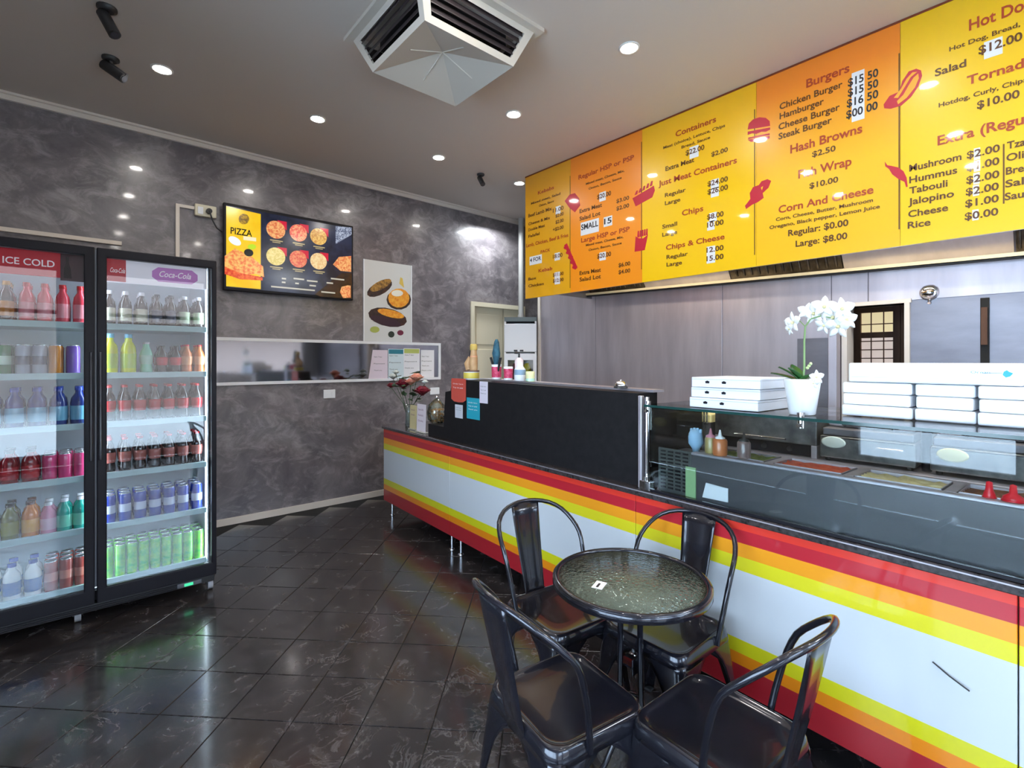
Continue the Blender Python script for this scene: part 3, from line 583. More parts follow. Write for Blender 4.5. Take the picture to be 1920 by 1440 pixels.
# power box, cable conduit and small outlets
t = thing('power_box', 'white power box with black plug left of the television', 'power box', (0, YW, 0))
MB().bbox(.70, -.045, 2.685, .86, 0, 2.785, .008).build('box', cream, t); MB().tube([(.80, -.045, 2.73), (.80, -.085, 2.73)], .022, 10).build('plug', darkp, t)
MB().bbox(.72, -.052, 2.70, .76, -.045, 2.76, .003).build('switch', white, t)
tag(MB().tube([(.80, YW - .085, 2.73), (.82, YW - .08, 2.66), (.86, YW - .05, 2.60), (.93, YW - .03, 2.56)], .006, 6).build('power_cable', darkp), 'black cable hanging from the power box to the television', 'cable')
tag(MB().box(.568, YW - .025, 1.668, .595, YW - .001, 2.735).box(.568, YW - .025, 2.735, .70, YW - .001, 2.76).build('cable_duct', trimw), 'white cable duct running up the wall beside the television', 'cable duct')
for nm, (x0, y0, x1, y1), lab in [('wall_outlet', (606, 731, 628, 746), 'small white double outlet low on the marble wall under the mirror strip'), ('wall_outlet', (806, 727, 823, 739), 'small white outlet on the marble wall behind the roses')]:
    a0 = ony(x0, y0, YW); a1 = ony(x1, y1, YW); t = thing(nm, lab, 'outlet', (0, YW, 0))
    MB().bbox(a0.x, -.012, a1.z, a1.x, 0, a0.z, .003).build('plate', white, t)
    MB().box(a0.x + .02, -.015, a1.z + .02, a0.x + .035, -.012, a0.z - .02).build('switch', white, t); MB().box(a1.x - .035, -.015, a1.z + .02, a1.x - .02, -.012, a0.z - .02).build('switch', white, t)
# notices taped on the mirror strip
def notice(px0, py0, px1, py1, lab, rows, head=None, base=whitep, sk=0):
    a0 = ony(px0, py0, YW - .01); a1 = ony(px1, py1, YW - .01); t = thing('notice', lab, 'notice', (0, YW - .008, 0))
    MB().prism([(a0.x - sk, a1.z), (a0.x, a0.z), (a1.x, a0.z), (a1.x, a1.z)][::-1], lambda u, v, w_: (u, -w_, v), 0, .0015).build('sheet', base, t)
    if head: MB().box(a0.x + .006, -.0022, a0.z - .055, a1.x - .006, -.0015, a0.z - .006).build('heading_band', head, t)
    for k in range(rows):
        z = a0.z - .08 - k * (a0.z - a1.z - .1) / rows
        letters('lettering', ['Open 7 days', 'Payment', 'Thank you', 'Please order', 'Phone orders'][k % 5], inkb, t, lambda u, v: (a0.x + .012 + u, -.0024, z + v), (a1.x - a0.x - .03) * (.9 if k % 2 else .65), .012, .0)
notice(699, 656, 727, 711, 'pinkish white notice with black heading at the left of the notices', 3, None, mat('pink paper', srgb(228, 214, 226), .7), .05)
notice(728, 654, 757, 709, 'notice with a teal heading band on the mirror strip', 3, mat('teal print', srgb(50, 130, 150), .5), mat('blue white paper', srgb(216, 232, 238), .7))
notice(757, 653, 787, 706, 'notice with a lime yellow heading band on the mirror strip', 3, mat('lime band', srgb(190, 200, 110), .5))
notice(789, 656, 814, 707, 'plain white notice at the right end of the mirror strip', 4)

# ------------------------------------------------------------------ drinks fridge
FY = 3.545
fx0, fx1, fm = -.545, .626, .045
t = thing('drinks_fridge', 'black two door glass drinks fridge on castors against the marble wall', 'fridge', (0, FY, 0))
c = MB()
c.bbox(fx0, .05, .115, fx0 + .035, .80, 2.078, .004).bbox(fx1 - .035, .05, .115, fx1, .80, 2.078, .004).bbox(fx0 + .03, .05, 2.045, fx1 - .03, .80, 2.078, .004)
c.bbox(fx0 + .03, .05, .115, fx1 - .03, .80, .17, .004).box(fx0 + .03, .77, .17, fx1 - .03, .80, 2.05)
c.build('cabinet', black, t)
lin = mat('white fridge liner', srgb(225, 232, 238), .35)
MB().box(fx0 + .036, .755, .175, fx1 - .036, .768, 2.04).box(fx0 + .036, .06, .175, fx0 + .042, .755, 2.04).box(fx1 - .042, .06, .175, fx1 - .036, .755, 2.04).box(fx0 + .042, .06, .171, fx1 - .042, .755, .18).box(fx0 + .042, .06, 2.035, fx1 - .042, .755, 2.043).build('liner', lin, t)
fg = glass('fridge door glass', (.97, .985, 1), .08, .01)
def door(x0, x1, gx0, gx1, hx):
    d = MB().bbox(x0, 0, .112, gx0, .045, 2.078, .005).bbox(gx1, 0, .112, x1, .045, 2.078, .005).bbox(gx0 - .01, 0, 2.028, gx1 + .01, .045, 2.078, .005).bbox(gx0 - .01, 0, .112, gx1 + .01, .045, .192, .005).build('door', black, t)
    MB().box(gx0, .012, .19, gx1, .018, 2.03).build('pane', fg, d)
    MB().bbox(hx, -.012, .9, hx + .014, 0, 1.5, .004).build('handle', blackg, d)
    return d
door(fx0 + .002, .041, -.49, -.005, .018); door(.049, fx1 - .002, .092, .597, .058)
MB().box(.041, .02, .2, .049, .05, 2.07).build('centre_strip', mat('grey seal', srgb(130, 132, 140), .4), t)
gm = MB().bbox(fx0 + .01, .02, .068, fx1 - .01, .06, .108, .004)
gm.build('base_grille', darkp, t)
for k in range(3): MB().box(fx0 + .02, .014, .076 + .01 * k, fx1 - .2, .02, .080 + .01 * k).build('grille_slat', black, t)
ct = MB().bbox(.42, .008, .076, .545, .02, .102, .003).build('control_panel', mat('grey control fascia', srgb(90, 92, 100), .4), t)
MB().box(.455, .006, .081, .50, .008, .097).build('display', mat('green display', (0, .02, .01), .3, emit=srgb(60, 220, 150), estr=.8), ct)
for x, y in ((-.48, .09), (-.03, .09), (.60, .06), (-.48, .7), (.60, .7), (-.03, .7)):
    cs = MB().tube([(x - .014, y + .02, .035), (x + .014, y + .02, .035)], .034, 14).build('castor', mat('grey castor wheel', srgb(170, 170, 175), .4), t)
    MB().bbox(x - .022, y, .036, x - .016, y + .045, .075, .002).bbox(x + .016, y, .036, x + .022, y + .045, .075, .002).box(x - .022, y, .066, x + .022, y + .045, .072).build('fork', darkp, cs)
led = mat('cool led strip', (1, 1, 1), .4, emit=(.72, .88, 1), estr=9)
for x in (fx0 + .046, .038, .058, fx1 - .046): MB().box(x - .004, .075, .2, x + .004, .09, 2.02).build('led_strip', led, t)
SH = [.2, .515, .805, 1.095, 1.375, 1.655]
shm = mat('white wire shelf', srgb(232, 240, 242), .35); rail = mat('pale price rail', srgb(206, 236, 236), .3)
for (a, c_) in ((fx0 + .045, .03), (.062, fx1 - .045)):
    for z in SH:
        s = MB().box(a, .085, z - .012, c_, .745, z - .002).build('shelf', shm, t)
        MB().bbox(a, .07, z - .024, c_, .085, z + .010, .002).build('price_rail', rail, s)
# header signs behind the glass
redp = mat('red sign', srgb(176, 12, 34), .35, emit=srgb(176, 12, 34), estr=.15); sgw = mat('sign white', srgb(240, 236, 240), .4, emit=(1, .95, .95), estr=.12)
hd = MB().bbox(fx0 + .045, .055, 1.90, .03, .068, 2.034, .003).build('header_sign', redp, t, 'red header sign reading ICE COLD')
letters('lettering', 'ICE COLD', sgw, hd, lambda u, v: (-.318 + u, .0535, 1.952 + v), .195, .034, .012)
bp = MB().bbox(-.10, .05, 1.885, .025, .054, 2.03, .001).build('bottle_picture', mat('dark bottle print', srgb(66, 10, 24), .3), hd)
MB().prism([(-.088, 1.9), (-.055, 1.9), (-.058, 1.95), (-.066, 1.98), (-.066, 2.015), (-.078, 2.015), (-.078, 1.98), (-.086, 1.95)], lambda u, v, w_: (u, -w_, v), -.05, -.0485).build('bottle_shape', mat('near black print', (.02, .005, .008), .2), hd)
h2 = MB().bbox(.062, .055, 1.90, fx1 - .045, .068, 2.034, .003).build('header_sign', mat('pale header', srgb(226, 222, 236), .35, emit=(.9, .92, 1), estr=.15), t, 'pale header sign with a red script square and a lilac lozenge')  # pale tone puts a whitish glass reflection into the sign's colour
MB().box(.062, .052, 1.905, .178, .055, 2.03).build('red_square', redp, h2)
letters('lettering', 'Coca-Cola', sgw, h2, lambda u, v: (.108 + u, .0505, 1.955 + v), .066, .026, .01, shear=.35)
lil = mat('lilac lozenge', srgb(190, 120, 196), .35, emit=srgb(190, 120, 196), estr=.12)
MB().prism([(.30, 1.95), (.33, 1.925), (.50, 1.925), (.53, 1.95), (.53, 1.985), (.50, 2.01), (.33, 2.01), (.30, 1.985)], lambda u, v, w_: (u, -w_, v), -.055, -.052).build('lozenge', lil, h2)
letters('lettering', 'Coca-Cola', sgw, h2, lambda u, v: (.335 + u, .0505, 1.955 + v), .16, .034, .01, shear=.35)


# --- drinks
gl_dark = mat('cola glass', (.018, .006, .004), .08, coat=1); gl_beer = mat('brown beer glass', (.05, .018, .006), .1, coat=1)
def dk_(name, c, r=.2): return mat(name, c, r, coat=.6)
cl_red = dk_('cola label red', srgb(205, 20, 36)); silver = mat('silver can end', srgb(205, 208, 214), .25, .8)
def cola(label, bodym, labm, capm, group, hgt=.2, pet=False):
    t = thing('soft_drink_bottle', label, 'bottle', group=group); k = hgt / .2
    prof = [(.026, 0), (.029, .004), (.030, .03), (.027, .055), (.0275, .075), (.031, .095), (.031, .12), (.025, .145), (.014, .168), (.0125, .19)]
    MB().lathe([(r, z * k) for r, z in prof], n=12).build('bottle_body', bodym, t)
    MB().lathe([(.0285, .060 * k), (.0315, .080 * k), (.0325, .10 * k), (.0318, .118 * k), (.029, .119 * k)], n=12).build('label_band', labm, t)
    MB().lathe([(.0145, .188 * k), (.0145, .2 * k), (.0001, .2 * k)], n=12).build('cap', capm, t); return t
def tall(label, bodym, labm, capm, group, hgt=.2, r=.03):
    t = thing('drink_bottle', label, 'bottle', group=group); k = hgt / .2
    MB().lathe([(r * .9, 0), (r, .005), (r, .115 * k), (r * .9, .14 * k), (r * .45, .165 * k), (r * .42, .185 * k)], n=12).build('bottle_body', bodym, t)
    MB().lathe([(r * 1.01, .03 * k), (r * 1.03, .032 * k), (r * 1.03, .10 * k), (r * 1.01, .102 * k)], n=12).build('label_band', labm, t)
    MB().lathe([(r * .5, .18 * k), (r * .5, .2 * k), (.0001, .2 * k)], n=12).build('cap', capm, t); return t
def can(label, bodym, group, hgt=.168, r=.031, bandm=None):
    t = thing('drink_can', label, 'can', group=group)
    MB().lathe([(r * .82, 0), (r, .008), (r, hgt - .014), (r * .84, hgt - .004)], n=14).build('can_body', bodym, t)
    MB().lathe([(r * .86, hgt - .005), (r * .86, hgt), (r * .78, hgt), (r * .76, hgt - .004), (.0001, hgt - .004)], n=14).build('can_lid', silver, t)
    if bandm: MB().lathe([(r * 1.004, hgt * .35), (r * 1.02, hgt * .36), (r * 1.02, hgt * .62), (r * 1.004, hgt * .63)], n=14).build('emblem_band', bandm, t)
    return t
def fill(proto, side, shelf, xs, rows, dy=.075, y0=.125):
    first = True; base = proto['label']
    for r_ in range(rows):
        for i, x in enumerate(xs):
            loc = (x, FY + y0 + dy * r_, SH[shelf] - .0015)
            lab = base + (', %s from left' % ORD[i] if len(xs) > 1 else '') + ', %s row' % (('front', 'back') if rows == 2 else ('front', 'middle', 'back'))[r_]
            if first: proto.location = loc; first = False; proto['label'] = lab
            else: dup(proto, loc, label=lab)
def lin_(a, b, n): return [a + (b - a) * i / (n - 1) for i in range(n)]
blu = dk_('blue can print', srgb(24, 60, 170)); grn = noisy('lime green can print', srgb(70, 190, 80), srgb(150, 220, 60), 25, .3, coat=.5); wht = dk_('white label', srgb(236, 236, 232)); capr = dk_('red cap', srgb(200, 20, 30)); capw = dk_('white cap', srgb(230, 230, 235)); capb = dk_('blue cap', srgb(30, 60, 160)); blkc = dk_('black cap', (.01, .01, .01))
# right door, floor up
fill(can('lime green can, right door, bottom shelf', grn, 'lime cans on the right bottom shelf', .185, .0275), 1, 0, lin_(.098, .545, 9), 3)
fill(can('blue can, right door, second shelf up', blu, 'blue cans in the right door', .165, .031, dk_('pepsi band', srgb(214, 220, 240))), 1, 1, lin_(.105, .535, 7), 3)
fill(cola('dark cola bottle, right door, third shelf up', gl_dark, dk_('small red white label', srgb(190, 110, 100)), capr, 'dark cola bottles on the third shelf', .2), 1, 2, lin_(.105, .535, 7), 3)
fill(cola('red label cola bottle, right door, fourth shelf up', gl_dark, cl_red, capr, 'red label cola bottles on the fourth shelf', .215), 1, 3, lin_(.105, .535, 7), 3)
fill(tall('yellow sports bottle, right door, fifth shelf up', dk_('yellow drink', srgb(226, 226, 30)), dk_('sports label', srgb(200, 220, 60)), dk_('pale blue cap', srgb(120, 190, 220)), 'yellow sports drinks', .235, .036), 1, 4, [.11, .195], 2, .09)
fill(cola('pale green bottle, right door, fifth shelf up', dk_('green soda', srgb(150, 220, 190)), dk_('pale green label', srgb(190, 230, 210)), capw, 'pale green bottles', .19), 1, 4, [.28], 2)
fill(cola('small red label bottle, right door, fifth shelf up', gl_dark, cl_red, blkc, 'small red label bottles', .17), 1, 4, [.355, .425], 3)
fill(cola('amber bottle, right door, fifth shelf up', dk_('amber soda', srgb(200, 110, 50)), dk_('orange label', srgb(230, 160, 110)), capr, 'amber bottles', .18), 1, 4, [.482, .55], 3)
fill(tall('dark cream label bottle, right door, top shelf', gl_dark, dk_('cream label', srgb(226, 222, 196)), capw, 'dark bottles with cream labels', .205, .03), 1, 5, [.105, .18, .255], 3)
fill(tall('plain dark bottle, right door, top shelf', gl_dark, dk_('slate label', srgb(60, 64, 84)), blkc, 'plain dark bottles', .2, .03), 1, 5, [.33, .4], 3)
fill(tall('pale green label dark bottle, right door, top shelf', gl_dark, dk_('pale lime label', srgb(200, 216, 180)), capw, 'pale green label bottles', .2, .03), 1, 5, [.47, .545], 3)
# left door
fill(tall('white milk bottle, left door, bottom shelf', wht, dk_('blue wave label', srgb(30, 90, 170)), capb, 'white milk bottles', .19, .036), 0, 0, [-.45, -.37, -.29, -.21], 2, .09)
fill(can('red brown can, left door, bottom shelf', dk_('rust can print', srgb(170, 70, 60)), 'red brown cans', .165, .03, dk_('pale red band', srgb(214, 130, 110))), 0, 0, [-.14, -.078, -.016], 3)
fill(tall('olive green bottle, left door, second shelf up', dk_('olive drink', srgb(110, 112, 20)), dk_('olive label', srgb(140, 140, 40)), blkc, 'olive bottles', .19, .036), 0, 1, [-.455, -.375, -.297], 2, .09)
fill(tall('orange juice bottle, left door, second shelf up', dk_('orange juice', srgb(226, 130, 20)), dk_('orange juice label', srgb(240, 170, 60)), dk_('brown cap', srgb(90, 50, 40)), 'orange juice bottles', .19, .036), 0, 1, [-.22], 2, .09)
fill(tall('pink bottle, left door, second shelf up', dk_('pink drink', srgb(226, 150, 180)), dk_('pink label', srgb(236, 190, 210)), capw, 'pink bottles', .17, .034), 0, 1, [-.15], 2, .09)
fill(tall('turquoise bottle, left door, second shelf up', dk_('turquoise drink', srgb(20, 170, 150)), dk_('mint label', srgb(120, 220, 190)), capw, 'turquoise bottles', .18, .034), 0, 1, [-.085, -.018], 2, .09)
fill(tall('dark red bottle, left door, third shelf up', dk_('red drink', srgb(150, 12, 30)), dk_('dark red label', srgb(200, 40, 50)), dk_('grey cap', srgb(90, 80, 80)), 'dark red bottles', .18, .036), 0, 2, [-.46, -.38, -.3, -.22], 2, .09)
fill(can('magenta can, left door, third shelf up', dk_('magenta can', srgb(226, 70, 130)), 'magenta cans', .14, .031), 0, 2, [-.145, -.082, -.018], 3)
fill(tall('dark blue bottle, left door, fourth shelf up', dk_('deep blue drink', srgb(20, 50, 130)), dk_('pale blue label', srgb(120, 190, 220)), capb, 'dark blue bottles', .215, .038), 0, 3, [-.45, -.365, -.28, -.195, -.11, -.025], 2, .095)
fill(can('green can, left door, fifth shelf up', dk_('green can', srgb(30, 120, 60)), 'green cans', .165, .031, dk_('pale stripe', srgb(200, 225, 200))), 0, 4, [-.46, -.39, -.32], 3)
fill(can('silver can, left door, fifth shelf up', dk_('silver grey can', srgb(170, 176, 190)), 'silver cans', .165, .031, dk_('dark marks', srgb(60, 70, 90))), 0, 4, [-.25, -.185], 3)
fill(can('orange can, left door, fifth shelf up', dk_('orange can', srgb(220, 140, 40)), 'orange cans', .165, .031), 0, 4, [-.12], 3)
fill(can('purple can, left door, fifth shelf up', dk_('purple can', srgb(120, 80, 180)), 'purple cans', .165, .031), 0, 4, [-.05], 3)
fill(tall('amber label bottle, left door, top shelf', gl_beer, dk_('amber label', srgb(210, 130, 40)), dk_('gold cap', srgb(200, 150, 60)), 'amber label bottles', .215, .031), 0, 5, [-.46, -.385, -.31], 3)
fill(tall('red label bottle, left door, top shelf', dk_('rose drink', srgb(226, 60, 80)), dk_('rose label', srgb(245, 150, 160)), capr, 'red label bottles on the top left shelf', .215, .031), 0, 5, [-.235, -.165, -.093, -.02], 3)

# ------------------------------------------------------------------ striped service counter
CA = R(2.87); CRZ = -CA
def K(lx, ly, z=0): return Vector((2.13 + lx * math.cos(CA) + ly * math.sin(CA), 4.3 - lx * math.sin(CA) + ly * math.cos(CA), z))
def kthing(name, label, cat, lx, ly, z=0, group=None, rz=0): return thing(name, label, cat, K(lx, ly, z), CRZ + rz, group)
t = kthing('service_counter', 'long striped service counter with red, orange, yellow and white bands', 'counter', 0, 0)
CZ = .845
sm_ = mat('striped counter vinyl', rough=.28, coat=.5)
N, L, b = nt(sm_); tc = N.new('ShaderNodeTexCoord'); sp = N.new('ShaderNodeSeparateXYZ'); L.new(tc.outputs['Object'], sp.inputs[0])
bands = [(0, (168, 34, 44)), (.243, (232, 136, 24)), (.292, (212, 206, 30)), (.345, (206, 210, 214)), (.618, (222, 212, 40)), (.674, (242, 158, 36)), (.728, (188, 40, 52)), (.778, (226, 60, 46))]
rp = ramp(sm_, [(z, srgb(*c)) for z, c in bands], 'CONSTANT'); L.new(sp.outputs[2], rp.inputs[0]); L.new(rp.outputs[0], b.inputs['Base Color'])
for a, c_ in ((0, -1.205), (-1.205, -2.92), (-2.92, -4.2), (-4.2, -5.6)):
    MB().bbox(0, c_ + .0015, .14, .018, a - .0015, .812, .002).build('front_panel', sm_, t)
MB().bbox(.0, -.018 + .0, .14, .70, 0.0, .812, .002).build('end_panel', sm_, t).location = (.02, .018, 0)
MB().box(.03, -5.6, .16, .68, -.01, .80).build('carcass', mat('dark carcass board', srgb(60, 58, 56), .7), t)
ctop = noisy('dark speckled stone', srgb(40, 36, 38), srgb(74, 66, 66), 60, .15, coat=.5)
MB().bbox(-.012, -5.6, .812, .72, .02, CZ, .004).build('worktop', ctop, t)
MB().box(-.0145, -5.6, .836, -.012, .02, .840).build('edge_strip', steel, t)
for ly in (-.06, -1.14, -1.27, -2.86, -2.98, -4.14):
    MB().tube([(.06, ly, 0), (.06, ly, .16)], [.012, .012], 10).lathe([(.022, 0), (.022, .006), (.012, .012)], (.06, ly, 0), 12).build('leg', chrome, t)
    MB().tube([(.6, ly, 0), (.6, ly, .16)], .012, 10).build('leg', chrome, t)
# cut cable stub with orange end hanging on the white band
tag(MB().tube([K(-.004, -4.02, .545), K(-.012, -4.06, .525), K(-.02, -4.105, .508)], .0022, 6).build('loose_wire', darkp), 'thin dark loose wire poking out of the white counter band', 'wire')

# black hood of the counter
t = kthing('black_counter_screen', 'tall matt black screen box standing on the counter, stepped at its far end', 'counter screen', .04, 0, CZ)
poly = [(-.80, 0), (-2.90, 0), (-2.90, 1.293 - CZ), (-1.18, 1.312 - CZ), (-1.15, 1.222 - CZ), (-1.075, 1.21 - CZ), (-1.045, .935 - CZ), (-.80, .935 - CZ)]
MB().prism(poly, lambda u, v, w_: (w_, u, v), 0, .16).build('body', blackpan, t)
MB().add([(.10, -2.92, 1.294 - CZ), (.19, -2.92, 1.294 - CZ), (.19, -1.40, 1.311 - CZ), (.10, -1.40, 1.311 - CZ), (.10, -2.92, 1.306 - CZ), (.19, -2.92, 1.306 - CZ), (.19, -1.40, 1.323 - CZ), (.10, -1.40, 1.323 - CZ)],
         [(0, 3, 2, 1), (4, 5, 6, 7), (0, 1, 5, 4), (1, 2, 6, 5), (2, 3, 7, 6), (3, 0, 4, 7)]).build('top_ledge', steel, t)
def onk(px, py, lx):    # pixel -> (ly, z) on the plane lx of the counter frame
    r = ray(px, py); p0 = K(lx, 0); dx, dy = math.sin(CA), math.cos(CA)
    tt = (p0.x * dy - p0.y * dx) / (r[0] * dy - r[1] * dx)
    P_ = Vector((r[0] * tt, r[1] * tt, 0)) - p0; return P_.x * dx + P_.y * dy, EYE + r[2] * tt
def sticker(px0, py0, px1, py1, m, lab, n=0, rnd=False, ink=None):
    a0 = onk(px0, py0, .04); a1 = onk(px1, py1, .04); t = kthing('counter_card', lab, 'card', .04, (a0[0] + a1[0]) / 2, a1[1])
    w_ = abs(a0[0] - a1[0]) / 2; h_ = a0[1] - a1[1]
    if rnd: pl = [(-w_, .12 * h_), (-w_ * .6, .02 * h_), (0, 0), (w_ * .6, .02 * h_), (w_, .12 * h_), (w_, h_ * .96), (w_ * .9, h_), (-w_ * .9, h_), (-w_, h_ * .96)]
    else: pl = [(-w_, 0), (w_, 0), (w_, h_), (-w_, h_)]
    MB().prism(pl, lambda u, v, q: (-q, u, v), .001, .004).build('sheet', m, t)
    for k in range(n): letters('lettering', ['Order here', 'Tap to pay', 'Thank you', 'Cash or card'][k % 4], ink or inkb, t, lambda u, v: (-.0046, w_ * .75 - u, h_ * (.75 - .16 * k) + v), w_ * 1.4, h_ * .05, 0)
orr = mat('orange red card', srgb(206, 84, 70), .5)
sticker(847, 709, 874, 756, orr, 'orange red rounded card on the black screen', 2, True, sgw)
sticker(854, 758, 868, 785, mat('grey card', srgb(206, 208, 216), .6), 'small white slip under the orange red card', 2)
sticker(876, 745, 900, 788, mat('teal card', srgb(40, 160, 180), .5), 'teal card low on the black screen', 3, False, sgw)
sticker(900, 715, 915, 757, mat('pale slip', srgb(222, 214, 226), .6), 'narrow white slip high on the black screen', 3)

# things on the ledge behind the black screen
LZ = 1.312
def ledge(name, lab, cat, px, group=None, dz=0):
    ly, _ = onk(px, 700, .16); return kthing(name, lab, cat, .16, ly, 1.294 + (ly + 2.92) * .0112 + .012 + dz, group)
a0 = onk(886, 706, .12)
t = kthing('sauce_tub', 'white and yellow tub with brown lid beside the teal bundle of utensils', 'tub', .11, a0[0], 1.3125)
MB().lathe([(.055, 0), (.058, .004), (.058, .055), (.056, .058)], n=20).build('tub_body', white, t)
MB().lathe([(.0585, .01), (.0592, .012), (.0592, .05), (.0585, .052)], n=20).build('label_band', mat('yellow white label', srgb(226, 206, 90), .4), t)
MB().lathe([(.06, .058), (.06, .068), (.0001, .068)], n=20).build('lid', mat('brown lid', srgb(110, 84, 74), .5), t)
tanm = noisy('tan wood', srgb(196, 150, 104), srgb(226, 186, 136), 14, .5)
t = kthing('wooden_scoop', 'pale tan round wooden scoop leaning on the white and yellow tub', 'scoop', .11, a0[0] + .028, 1.3815)
MB().tube([(0, 0, 0), (0, .015, .05), (0, -.005, .10)], [.026, .032, .012], 12).build('bowl', tanm, t); MB().tube([(0, -.005, .10), (0, -.02, .15)], .007, 8).build('handle', darkp, t)
t = kthing('wooden_bottle', 'tan bottle with mustard cap on the white and yellow tub', 'bottle', .11, a0[0] - .03, 1.3815)
MB().lathe([(.028, 0), (.03, .01), (.03, .09), (.024, .12), (.022, .15)], n=14).build('bottle_body', tanm, t); MB().lathe([(.027, .15), (.027, .185), (.02, .195), (.0001, .195)], n=14).build('cap', mat('mustard cap', srgb(206, 176, 90), .5), t)
MB().lathe([(.0285, .094), (.0285, .108)], n=14).build('label_band', mat('peach band', srgb(230, 170, 130), .5), t)
plaid = noisy('red checked print', srgb(196, 30, 70), srgb(226, 90, 130), 40, .5)
def cup(px, lab, sc=1):
    t = ledge('red_cup', lab, 'cup', px, 'red checked cups on the ledge')
    MB().lathe([(.033 * sc, 0), (.036 * sc, .09 * sc), (.037 * sc, .105 * sc), (.034 * sc, .105 * sc), (.031 * sc, .01), (.0001, .01)], n=18).build('cup_body', white, t)
    MB().lathe([(.0338 * sc, .014), (.0362 * sc, .088 * sc)], n=18).build('checked_band', plaid, t); return t
cup(931, 'larger red checked cup holding knives and teal utensils'); cup(953, 'smaller red checked cup beside the pump bottle', .88)
ly, _ = onk(931, 700, .16)
t = kthing('utensil_bundle', 'teal cloth wrapped bundle of utensils with black handles in a red checked cup', 'utensils', .16, ly, 1.335)
MB().tube([(0, 0, .0), (0, 0, .10), (0, .005, .17), (0, 0, .25), (0, 0, .27)], [.012, .022, .03, .018, .008], 9).build('cloth', noisy('teal cloth', srgb(24, 66, 84), srgb(50, 104, 124), 30, .7), t)
for dx_, dy_ in ((0, .05), (.01, .03), (0, -.035), (-.012, -.05)): MB().tube([(dx_ * .3, dy_ * .3, .01), (dx_, dy_, .10), (dx_ * 1.3, dy_ * 1.4, .14)], [.006, .009, .009], 8).build('handle', darkp, t)
t = ledge('pump_bottle', 'white pump bottle with black pump behind the smaller red cup', 'bottle', 959); t.location = t.location + Vector((.07, 0, .0))
MB().lathe([(.028, 0), (.03, .01), (.03, .14), (.012, .155)], n=14).build('bottle_body', mat('pinkish plastic', srgb(232, 214, 216), .4), t); MB().tube([(0, 0, .155), (0, 0, .185), (-.03, .01, .188)], .008, 8).build('pump', darkp, t)
t = ledge('cleaner_bottle', 'white bottle with a blue grey label on the ledge by the white display fridge', 'bottle', 975)
MB().lathe([(.036, 0), (.038, .01), (.038, .075), (.02, .10), (.018, .125), (.0001, .125)], n=16).build('bottle_body', white, t); MB().lathe([(.0385, .04), (.0388, .075)], n=16).build('label_band', mat('blue grey label', srgb(140, 166, 190), .5), t)
t = ledge('cream_tub', 'pale yellow tub with a green base right of the cleaner bottle', 'tub', 994)
MB().lathe([(.028, 0), (.03, .04), (.03, .065), (.0001, .067)], n=16).build('tub_body', mat('pale yellow plastic', srgb(226, 224, 170), .4), t); MB().lathe([(.0305, .003), (.031, .02)], n=16).build('label_band', mat('pale green label', srgb(190, 196, 150), .5), t)
ly, z = onk(1165, 727, .12)
t = kthing('service_bell', 'small chrome service bell on the black screen top', 'bell', .115, ly, 1.2945 + .0112 * (ly + 2.92) + .0125)
MB().lathe([(.036, 0), (.036, .008), (.03, .012), (.0001, .012)], n=20).build('base', darkp, t); MB().lathe([(.03, .014), (.029, .024), (.02, .034), (.006, .038), (.0001, .038)], n=20).build('dome', chrome, t); MB().lathe([(.004, .038), (.005, .044), (.0001, .045)], n=8).build('button', chrome, t)

# far end of the counter: roses, cards, glass jar
ly, z = onk(765, 795, .15)
t = kthing('rose_bouquet', 'bouquet of dark red, pink and white roses in a glass vase on the counter end', 'flowers', .16, ly, CZ)
MB().lathe([(.032, 0), (.036, .01), (.03, .12), (.04, .2), (.038, .2), (.028, .12), (.033, .012), (.0001, .01)], n=18).build('vase', glass('vase glass', (.9, .94, .92), .12, .02, .25, (.45, .5, .45)), t)
leafm = noisy('rose leaf', srgb(26, 52, 30), srgb(60, 96, 56), 10, .5); rosed = noisy('dark red petals', srgb(96, 10, 30), srgb(150, 20, 44), 30, .5); rosep = noisy('coral pink petals', srgb(226, 130, 110), srgb(244, 190, 160), 30, .5); rosew = mat('white petals', srgb(226, 230, 224), .5)
def rose(p, r, m):
    q = MB()
    for ringn, (rr_, tilt, n_) in enumerate([(.35, .15, 3), (.65, .5, 5), (1.0, .95, 6)]):
        for k in range(n_):
            a = 2 * PI * k / n_ + ringn * .5; ca, sa = math.cos(a), math.sin(a)
            pts = []
            for i, (u, h) in enumerate([(0, -.6), (rr_ * .7, -.1), (rr_, .55 - tilt * .45), (rr_ * 1.08, .75 - tilt * .6)]):
                ww = (.15, .55, .7, .3)[i] * (.6 + .4 * rr_)
                for s in (-1, 0, 1): pts.append((p[0] + r * (u * ca * (1 - .12 * abs(s)) - s * ww * sa), p[1] + r * (u * sa * (1 - .12 * abs(s)) + s * ww * ca), p[2] + r * h))
            fs = [(3 * i + j, 3 * i + j + 1, 3 * i + j + 4, 3 * i + j + 3) for i in range(3) for j in range(2)]; q.add(pts, fs, True)
    o = q.sphere(p, r * .5, 8, 5).build('rose_head', m, t); solid(o, .001); return o
P0 = t.location.copy()
def bq(px, py, lx=.16): l_, z_ = onk(px, py, lx); return Vector((lx - .16, l_ - ly, z_ - CZ))
for px, py, r, m, lx in [(733, 723, .03, rosed, .2), (756, 720, .05, rosed, .14), (792, 733, .05, rosed, .12), (781, 708, .045, rosep, .17), (770, 716, .035, rosep, .16), (737, 706, .035, rosew, .22), (742, 698, .025, rosew, .24), (797, 716, .02, rosew, .2)]:
    p = bq(px, py, lx); rose(p, r * 1.35, m); MB().tube([(0, 0, .02), (p.x * .3, p.y * .3, .2), (p.x, p.y, p.z - r * .5)], .003, 6).build('stem', leafm, t)
